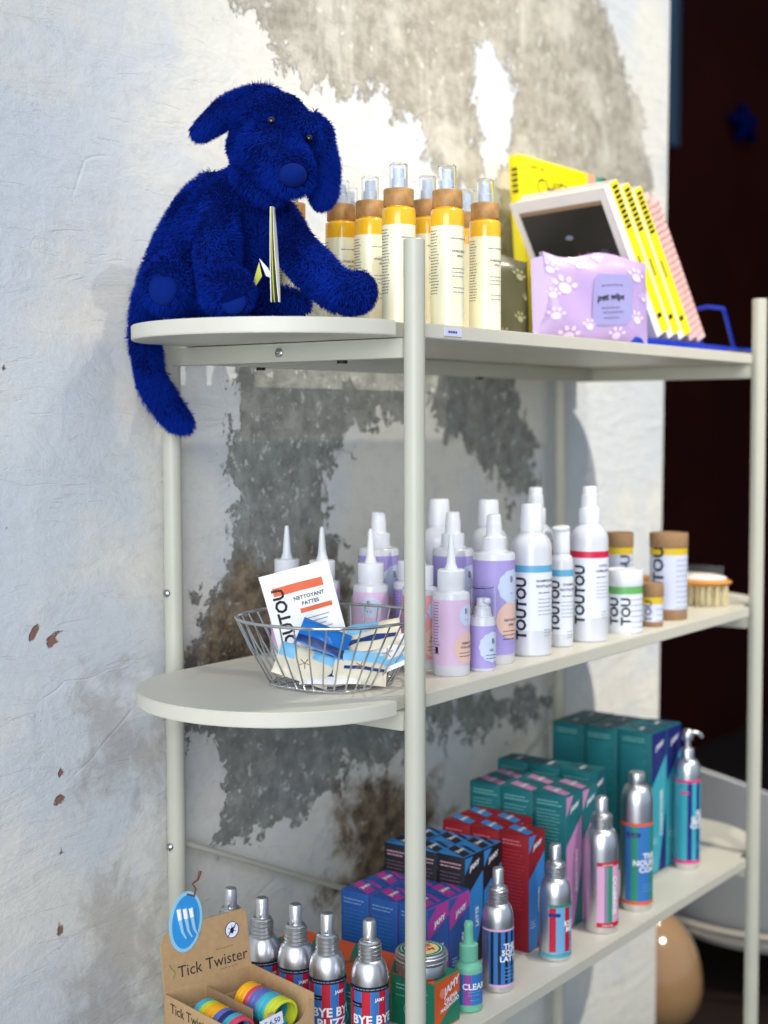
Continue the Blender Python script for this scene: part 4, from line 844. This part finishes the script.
# blue wire stand the books lean on
BW = mat('ultramarine_wire', (10, 46, 170), .4)
t = thing('book_stand', 'ultramarine metal book stand under the leaning books and notebooks', 'stand', (0, 0, 0))
m = MB()
m.box(.60, .93, .030, .300, Z1+.0005, Z1+.0120, BW, .002); m.build('base_plate', t)
m = MB(); x1 = 1.055
m.tube([(.92, .034, Z1+.008), (1.00, .034, Z1+.009), (x1-.012, .034, Z1+.009), (x1-.003, .034, Z1+.006), (x1, .034, Z1+.003)], .0032, BW, 10)
m.build('side_rail', t)
m = MB(); m.tube([(.92, .290, Z1+.008), (x1-.012, .290, Z1+.009), (x1, .290, Z1+.003)], .0032, BW, 10); m.build('side_rail', t)
m = MB()
for yy in (.05, .105):
    m.tube([(1.005, yy, Z1+.009), (1.0, yy, Z1+.012), (.955, yy, Z1+.075)], .0032, BW, 10)
m.tube([(.955, .05, Z1+.075), (.952, .0775, Z1+.079), (.955, .105, Z1+.075)], .0032, BW, 10); m.build('back_support', t)
# yellow picture book standing behind
t = thing('picture_book', 'large yellow book standing upright behind the leaning books against the wall side', 'book', (.775, .308, Z1+.0005)); t.rotation_euler = (R_(-4), 0, 0)
m = MB(); m.box(.002, .303, .003, .019, .002, .327, PAPER); m.build('page_block', t)
m = MB(); m.box(0, .305, 0, .002, 0, .330, YB, .0006); m.box(0, .305, .019, .021, 0, .330, YB, .0006); m.box(-.0008, .0015, 0, .021, 0, .330, YB, .0006)
for (a, b, mt) in ((.232, .262, mat('salmon_strip', (232, 160, 130), .5)), (.262, .285, mat('sea_green_strip', (34, 150, 140), .5)), (.285, .3045, NVY)): m.box(a, b, -.0006, 0, .001, .329, mt)
m.text('CHIEN', .044, BLACK, flat((.115, -.0008, .282), (1, 0, 0), (0, 0, 1)), bold=0); m.text('AVEC UN', .012, BLACK, flat((.055, -.0008, .314), (1, 0, 0), (0, 0, 1))); lines(m, flat((.10, -.0008, 0), (1, 0, 0), (0, 0, 1)), .12, .20, 3, .016, INK, .004, 3)
for k in range(5): m.box(-.0014, -.0008, .005, .016, .268+k*.009, .273+k*.009, BLACK)
m.build('cover', t)

# ------------------------------------------------------------------ blue plush dog
def world(px, py, d):                                # a point seen at picture position px,py at distance d in front of the lens (used once, to lay the figure out)
    return CP+(Fv+Rt*((px-384)/1457.6)-Up*((py-512)/1457.6))*d
def chain(pts, n=10):
    """pts: (point, radius) smoothed into closely spaced balls"""
    out = []
    for i in range(len(pts)-1):
        (a, ra), (b, rb) = pts[i], pts[i+1]
        for k in range(n): q = k/n; out.append((a.lerp(b, q), ra*(1-q)+rb*q))
    out.append(pts[-1]); return out
def blobmesh(balls, ells=(), voxel=.0032, smooth=10):
    bm = bmesh.new()
    for c, r in balls: bmesh.ops.create_icosphere(bm, subdivisions=2, radius=r, matrix=Matrix.Translation(c))
    for c, rad, rot in ells: bmesh.ops.create_icosphere(bm, subdivisions=3, radius=1, matrix=Matrix.Translation(c) @ rot.to_4x4() @ Matrix.Diagonal((*rad, 1)))
    me = bpy.data.meshes.new('tmp'); bm.to_mesh(me); bm.free(); o = bpy.data.objects.new('tmp', me); COL.objects.link(o)
    md = o.modifiers.new('r', 'REMESH'); md.mode = 'VOXEL'; md.voxel_size = voxel
    ms = o.modifiers.new('s', 'SMOOTH'); ms.iterations = smooth; ms.factor = .5
    dg = bpy.context.evaluated_depsgraph_get(); ev = o.evaluated_get(dg); out = bpy.data.meshes.new_from_object(ev, depsgraph=dg)
    bpy.data.objects.remove(o); bpy.data.meshes.remove(me); return out
def furry(me, n, length, gravity=.45, seed=1, bald=(), comb=None):
    """short pile: n tapering strands rooted on the surface, clumped a little"""
    me.calc_loop_triangles(); nv = len(me.vertices); co = np.empty(nv*3); me.vertices.foreach_get('co', co); co = co.reshape(-1, 3)
    tri = np.empty(len(me.loop_triangles)*3, int); me.loop_triangles.foreach_get('vertices', tri); tri = tri.reshape(-1, 3)
    nr = np.empty(nv*3); me.vertices.foreach_get('normal', nr); nr = nr.reshape(-1, 3)
    r = np.random.default_rng(seed); A_, B_, C_ = co[tri[:, 0]], co[tri[:, 1]], co[tri[:, 2]]
    ar = np.linalg.norm(np.cross(B_-A_, C_-A_), axis=1); idx = r.choice(len(tri), n, p=ar/ar.sum()); u, v = r.random(n), r.random(n); fl = u+v > 1; u[fl] = 1-u[fl]; v[fl] = 1-v[fl]; w_ = 1-u-v
    P = A_[idx]*w_[:, None]+B_[idx]*u[:, None]+C_[idx]*v[:, None]; Nn = nr[tri[idx, 0]]*w_[:, None]+nr[tri[idx, 1]]*u[:, None]+nr[tri[idx, 2]]*v[:, None]; Nn /= np.linalg.norm(Nn, axis=1)[:, None]
    keep = np.ones(n, bool)
    for c, rad in bald: keep &= np.linalg.norm(P-np.array(c), axis=1) > rad
    P = P[keep]; Nn = Nn[keep]; n = len(P)
    # clump field from smooth pseudo-noise
    ph = P*np.array([70, 80, 75]); cl = np.stack([np.sin(ph[:, 1]+1.3*np.sin(ph[:, 2])), np.sin(ph[:, 2]+1.7*np.sin(ph[:, 0])), np.sin(ph[:, 0]+1.1*np.sin(ph[:, 1]))], 1)
    g = np.array([0, 0, -1.0]) if comb is None else np.array(comb)
    D = Nn*.75+g*gravity+cl*.28+r.normal(0, .22, (n, 3)); D -= Nn*np.minimum(0, (D*Nn).sum(1)-.15)[:, None]; D /= np.linalg.norm(D, axis=1)[:, None]
    Ls = length*r.uniform(.6, 1.15, n)*(1+.25*cl[:, 0]); S = np.cross(D, Nn+r.normal(0, .3, (n, 3))); S /= np.linalg.norm(S, axis=1)[:, None]+1e-9; wd = .00055
    curl = D+g*.35+r.normal(0, .12, (n, 3)); curl /= np.linalg.norm(curl, axis=1)[:, None]
    P0_ = P-Nn*.0006; M_ = P0_+D*(Ls*.55)[:, None]; E_ = M_+curl*(Ls*.5)[:, None]
    V = np.stack([P0_-S*wd, P0_+S*wd, M_+S*wd*.8, M_-S*wd*.8, E_], 1).reshape(-1, 3)
    base = np.arange(n)*5; quads = np.stack([base, base+1, base+2, base+3], 1); tris = np.stack([base+3, base+2, base+4], 1)
    fbody = [list(p.vertices) for p in me.polygons]; nb = nv
    newv = np.concatenate([co, V]); faces = fbody+(quads+nb).tolist()+(tris+nb).tolist()
    out = bpy.data.meshes.new('fur'); out.from_pydata(newv.tolist(), [], faces); out.materials.append(FUR); out.materials.append(FURB)
    mi = np.zeros(len(faces), np.int32); mi[:len(fbody)] = 1; out.polygons.foreach_set('material_index', mi); out.polygons.foreach_set('use_smooth', np.ones(len(faces), bool)); out.update()
    return out
def W_(px, py, d): return world(px, py, d)
DOG = Vector((-.075, .14, Z1))
dog = thing('plush_dog', 'royal blue plush dog with floppy ears sitting on the left end of the top shelf', 'toy', tuple(DOG))
def dpart(name, me, parent=dog, label=None):
    me.transform(Matrix.Translation(-DOG)); me.name = name; o = bpy.data.objects.new(name, me); COL.objects.link(o); o.parent = parent
    if label: o['label'] = label
    return o
BD = 1.665                                            # distance of the torso from the lens
mm = 1/1457.6
def px(r, d=BD): return r*mm*d
torso = chain([(W_(212, 284, 1.715), px(44)), (W_(206, 262, 1.71), px(45)), (W_(214, 234, 1.70), px(41)), (W_(230, 208, 1.69), px(35)), (W_(246, 190, 1.68), px(28)), (W_(262, 174, 1.665), px(25))])
torso += chain([(W_(250, 205, 1.69), px(26)), (W_(246, 240, 1.70), px(30)), (W_(238, 275, 1.70), px(32))])
back = chain([(W_(166, 284, 1.735), px(29)), (W_(178, 248, 1.73), px(26)), (W_(195, 212, 1.715), px(24)), (W_(213, 190, 1.70), px(19))])
head = [(W_(264, 126, 1.665), px(34)), (W_(281, 122, 1.66), px(29)), (W_(298, 134, 1.655), px(25)), (W_(256, 146, 1.655), px(29)), (W_(300, 146, 1.655), px(21))]
snout = chain([(W_(270, 150, 1.635), px(33)), (W_(282, 166, 1.600), px(29)), (W_(290, 172, 1.582), px(23))])
jaw = chain([(W_(258, 170, 1.640), px(26)), (W_(272, 186, 1.612), px(20))])
armL = chain([(W_(222, 200, 1.665), px(19)), (W_(217, 235, 1.635), px(21)), (W_(217, 262, 1.610), px(21)), (W_(220, 282, 1.595), px(21)), (W_(226, 290, 1.583), px(25)), (W_(231, 292, 1.575), px(24))])
thighL = chain([(W_(186, 270, 1.69), px(27)), (W_(172, 282, 1.66), px(28)), (W_(167, 287, 1.642), px(27))])
hindL = chain([(W_(190, 296, 1.68), px(18)), (W_(168, 293, 1.64), px(22))])
armR = chain([(W_(276, 218, 1.685), px(21)), (W_(294, 246, 1.66), px(22)), (W_(314, 270, 1.645), px(22)), (W_(333, 288, 1.635), px(20)), (W_(352, 293, 1.625), px(21))])
hindR = chain([(W_(245, 292, 1.71), px(24)), (W_(275, 300, 1.695), px(15)), (W_(300, 304, 1.685), px(12))])
body = blobmesh(torso+back+head+snout+jaw+armL+thighL+hindL+armR+hindR, [(W_(357, 292, 1.622), (px(17), px(22), px(21)), Matrix.Identity(3)), (W_(206, 302, 1.70), (px(56), px(42), px(12)), Matrix.Identity(3))], voxel=.0026, smooth=6)
# rest on the board
zmin = Z1+.0015
for v in body.vertices:
    if v.co.z < zmin: v.co.z = zmin
nosep = W_(293, 175, 1.560); pads = [(W_(233, 299, 1.559), px(15)), (W_(163, 288, 1.618), px(17))]
dpart('body', furry(body, 80000, .0068, bald=[(nosep, .0140), (pads[0][0], .013), (pads[1][0], .015)]))
def ear(pts, n, name, flatdir, seed):
    c = chain(pts, 8); me = blobmesh(c, (), .0028, 8)
    dpart(name, furry(me, int(n*1.2), .0078, seed=seed))
ear([(W_(270, 94, 1.665), px(8)), (W_(258, 99, 1.66), px(13)), (W_(240, 107, 1.652), px(14)), (W_(224, 114, 1.646), px(14)), (W_(208, 125, 1.64), px(11)), (W_(200, 131, 1.638), px(8))], 11000, 'ear', None, 5)
ear([(W_(314, 118, 1.655), px(7)), (W_(323, 132, 1.65), px(9)), (W_(326, 155, 1.645), px(10)), (W_(324, 178, 1.64), px(12)), (W_(322, 194, 1.638), px(12)), (W_(321, 202, 1.637), px(8))], 10000, 'ear', None, 6)
tl = [(W_(165, 290, 1.68), px(17)), (W_(150, 298, 1.715), px(16)), (W_(144, 322, 1.735), px(13)), (W_(145, 350, 1.745), px(14)), (W_(151, 378, 1.755), px(15)), (W_(163, 400, 1.765), px(15)), (W_(176, 416, 1.775), px(14)), (W_(184, 422, 1.775), px(10))]
me = blobmesh(chain(tl, 8), (), .0028, 8); dpart('tail', furry(me, 17000, .0085, seed=8))
m = MB(); m.ell(nosep, (.0150, .0150, .0125), PAD, sub=3, T=Matrix.Translation(-DOG)); m.build('nose', dog, label='smooth velvet nose')
EYE = mat('black_glass_eye', (8, 8, 10), .06, spec=.9); 
for q in ((271.5, 121, 1.6060), (309, 138.5, 1.6260)):
    m = MB(); m.ell(W_(*q), (.0046, .0046, .0046), EYE, T=Matrix.Translation(-DOG)); m.build('eye', dog)
for (c, rr_) in pads:
    rot = Vector((-.8, -.59, .1)).to_track_quat('Z', 'Y').to_matrix(); m = MB(); m.ell(c, (rr_*.85, rr_, .0065), PAD, rot, T=Matrix.Translation(-DOG)); m.build('paw_pad', dog, label='smooth velvet paw pad')
# swing tag: folded card on a loop under the chin
TG = mat('tag_paper', (226, 226, 214), .5); TGY = mat('tag_yellow_green', (196, 200, 60), .5)
t0 = W_(273, 207, 1.575); a_ = Vector((0, 0, -1)); sd = (Fv*.97+Rt*.10).normalized()
m = MB()
for k, (off, mt, tw) in enumerate(((0, TG, 0), (.0035, TGY, .05), (.0065, BLACK, .09), (.0085, TG, .12))):
    dirn = (sd+Rt*tw).normalized(); nn = dirn.cross(a_).normalized(); vs = []; hgt = .102; wdd = .012
    for s1 in (0, .0009):
        for i in range(13):
            q = i/12; wv = wdd*math.sin(PI*min(1, max(.06, q*.94+.03)))**.45
            for ss in (-.5, .5): vs.append(t0+a_*(hgt*q)+dirn*(wv*ss)+nn*(s1)+Rt*(off*(.35+q*.65)-.002)-DOG)
    fs = []
    for s1 in (0, 26):
        for i in range(12): b0 = s1+i*2; fs.append([b0, b0+1, b0+3, b0+2])
    for i in range(12): fs += [[i*2, i*2+2, 28+i*2, 26+i*2], [i*2+1, 27+i*2, 29+i*2, i*2+3]]
    m.add(vs, fs, mt, False)
m.build('swing_tag', dog, label='white and yellow green paper tag hanging from the neck')
m = MB(); tt = [W_(262, 268, 1.60), W_(250, 296, 1.60), W_(258, 290, 1.60)]; m.add([p-DOG for p in (W_(259, 262, 1.60), W_(249, 297, 1.60), W_(262, 276, 1.60))]+[p-DOG+Fv*.0012 for p in (W_(259, 262, 1.60), W_(249, 297, 1.60), W_(262, 276, 1.60))], [[0, 1, 2], [3, 5, 4], [0, 3, 4, 1], [1, 4, 5, 2], [2, 5, 3, 0]], TGY, False)
m.add([p-DOG for p in (W_(259, 258, 1.602), W_(266, 276, 1.602), W_(274, 279, 1.602), W_(268, 268, 1.602))]+[p-DOG+Fv*.0012 for p in (W_(259, 258, 1.602), W_(266, 276, 1.602), W_(274, 279, 1.602), W_(268, 268, 1.602))], [[0, 1, 2, 3], [4, 7, 6, 5], [0, 4, 5, 1], [1, 5, 6, 2], [2, 6, 7, 3], [3, 7, 4, 0]], TG, False)
m.build('care_label', dog, label='small folded fabric label')

# ------------------------------------------------------------------ beyond the wall edge
MESH = mat('grey_woven_mesh', (206, 206, 203), .8, bump=.8, bscale=120)
t = thing('pet_bed', 'round raised grey woven pet bed with black cushion beyond the wall edge', 'pet bed', (2.17, .42, 0))
m = MB(); vs = []; fs = []; NB = 72; th0 = R_(160)
for q, (r0, z0, r1, kz) in enumerate(((.255, .13, .255, 0), (.33, .18, .33, .35), (.39, .22, .39, .75), (.42, .24, .42, 1), (.405, .24, .405, 1), (.375, .22, .375, .75), (.315, .19, .315, .35), (.240, .14, .240, 0))):
    for i in range(NB): a = 2*PI*i/NB; hh = .36*max(0, .5+.5*math.cos(a-th0))**1.2*kz; vs.append((r0*math.cos(a), r0*math.sin(a), z0+hh))
for q in range(8):
    for i in range(NB): fs.append([q*NB+i, q*NB+(i+1) % NB, ((q+1) % 8)*NB+(i+1) % NB, ((q+1) % 8)*NB+i])
m.add(vs, fs, MESH); m.build('woven_shell', t)
m = MB(); m.lathe([(.001, .105), (.20, .105), (.245, .13), (.24, .155), (.20, .17), (.001, .165)], mat('black_fabric', (8, 8, 9), .9, spec=.1), 48); m.build('cushion', t, label='black cushion')
CT = mat('cream_tube', (214, 204, 186), .4)
for zq, rq in ((.195, .335), (.172, .325)):
    m = MB(); m.tube([(rq*math.cos(2*PI*k/48), rq*math.sin(2*PI*k/48), zq) for k in range(48)], .0065, CT, 8, True); m.build('ring_rail', t, label='cream tubular ring')
for k in range(4): a = PI/4+k*PI/2; m = MB(); m.tube([(.325*math.cos(a), .325*math.sin(a), .19), (.30*math.cos(a), .30*math.sin(a), .001)], .008, CT, 8); m.build('leg', t)
t = thing('vase', 'glossy tan egg shaped vase beside the wall edge', 'vase', (1.628, .500, 0)); m = MB()
TANV = mat('tan_glaze', (160, 126, 88), .12, coat=.8)
m.lathe([(.001, 0), (.07, 0), (.085, .008)]+[(.122*math.cos(R_(a)), .12+(.172 if a > 0 else .118)*math.sin(R_(a))) for a in range(-60, 90, 10)]+[(.001, .292)], TANV, 56); m.build('vase_body', t)
m = MB(); m.lathe([(.06, .0005), (.078, .0008), (.088, .012), (.08, .014)], TANV, 40); m.build('foot_ring', t)
mb = MB(); mb.box(3.99, 4.07, 1.57, 1.615, 2.46, 4.2, mat('blue_grey_steel', (96, 126, 150), .4, .3), .004); tag(mb.build('wall_rail'), 'vertical blue grey metal strip high on the dark far wall', 'rail')
balls = []
for k in range(5):
    a = R_(100+72*k); balls += chain([(Vector((4.76, 1.58, 2.66)), .034), (Vector((4.76+.13*math.cos(a), 1.59, 2.66+.07*math.sin(a))), .022)], 8)
me = blobmesh(balls, (), .008, 6); me.name = 'plush_star'; me.materials.append(FURB); o = bpy.data.objects.new('plush_star', me); COL.objects.link(o)
tag(o, 'small dark blue plush star high on the dark wall at the right', 'toy')

# pieces that belong to a part hang from that part
SUB = {'lid_print': 'lid', 'cover_picture': 'cover', 'printed_spine': 'cover', 'spiral_binding': 'cover', 'round_badge': 'header_panel', 'oval_badge': 'header_panel', 'hook_print': 'header_panel', 'metal_pins': 'rubber_pad', 'spray_button': 'screw_collar', 'flip_lid': 'cap', 'nozzle': 'cap', 'price_tag': 'front_panel'}
kids = {}
for o in bpy.data.objects:
    if o.parent: kids.setdefault(o.parent.name, []).append(o)
for lst in kids.values():
    by = {o.name.split('.')[0]: o for o in lst}
    for o in lst:
        n = SUB.get(o.name.split('.')[0])
        if n and n in by and by[n] is not o: o.parent = by[n]
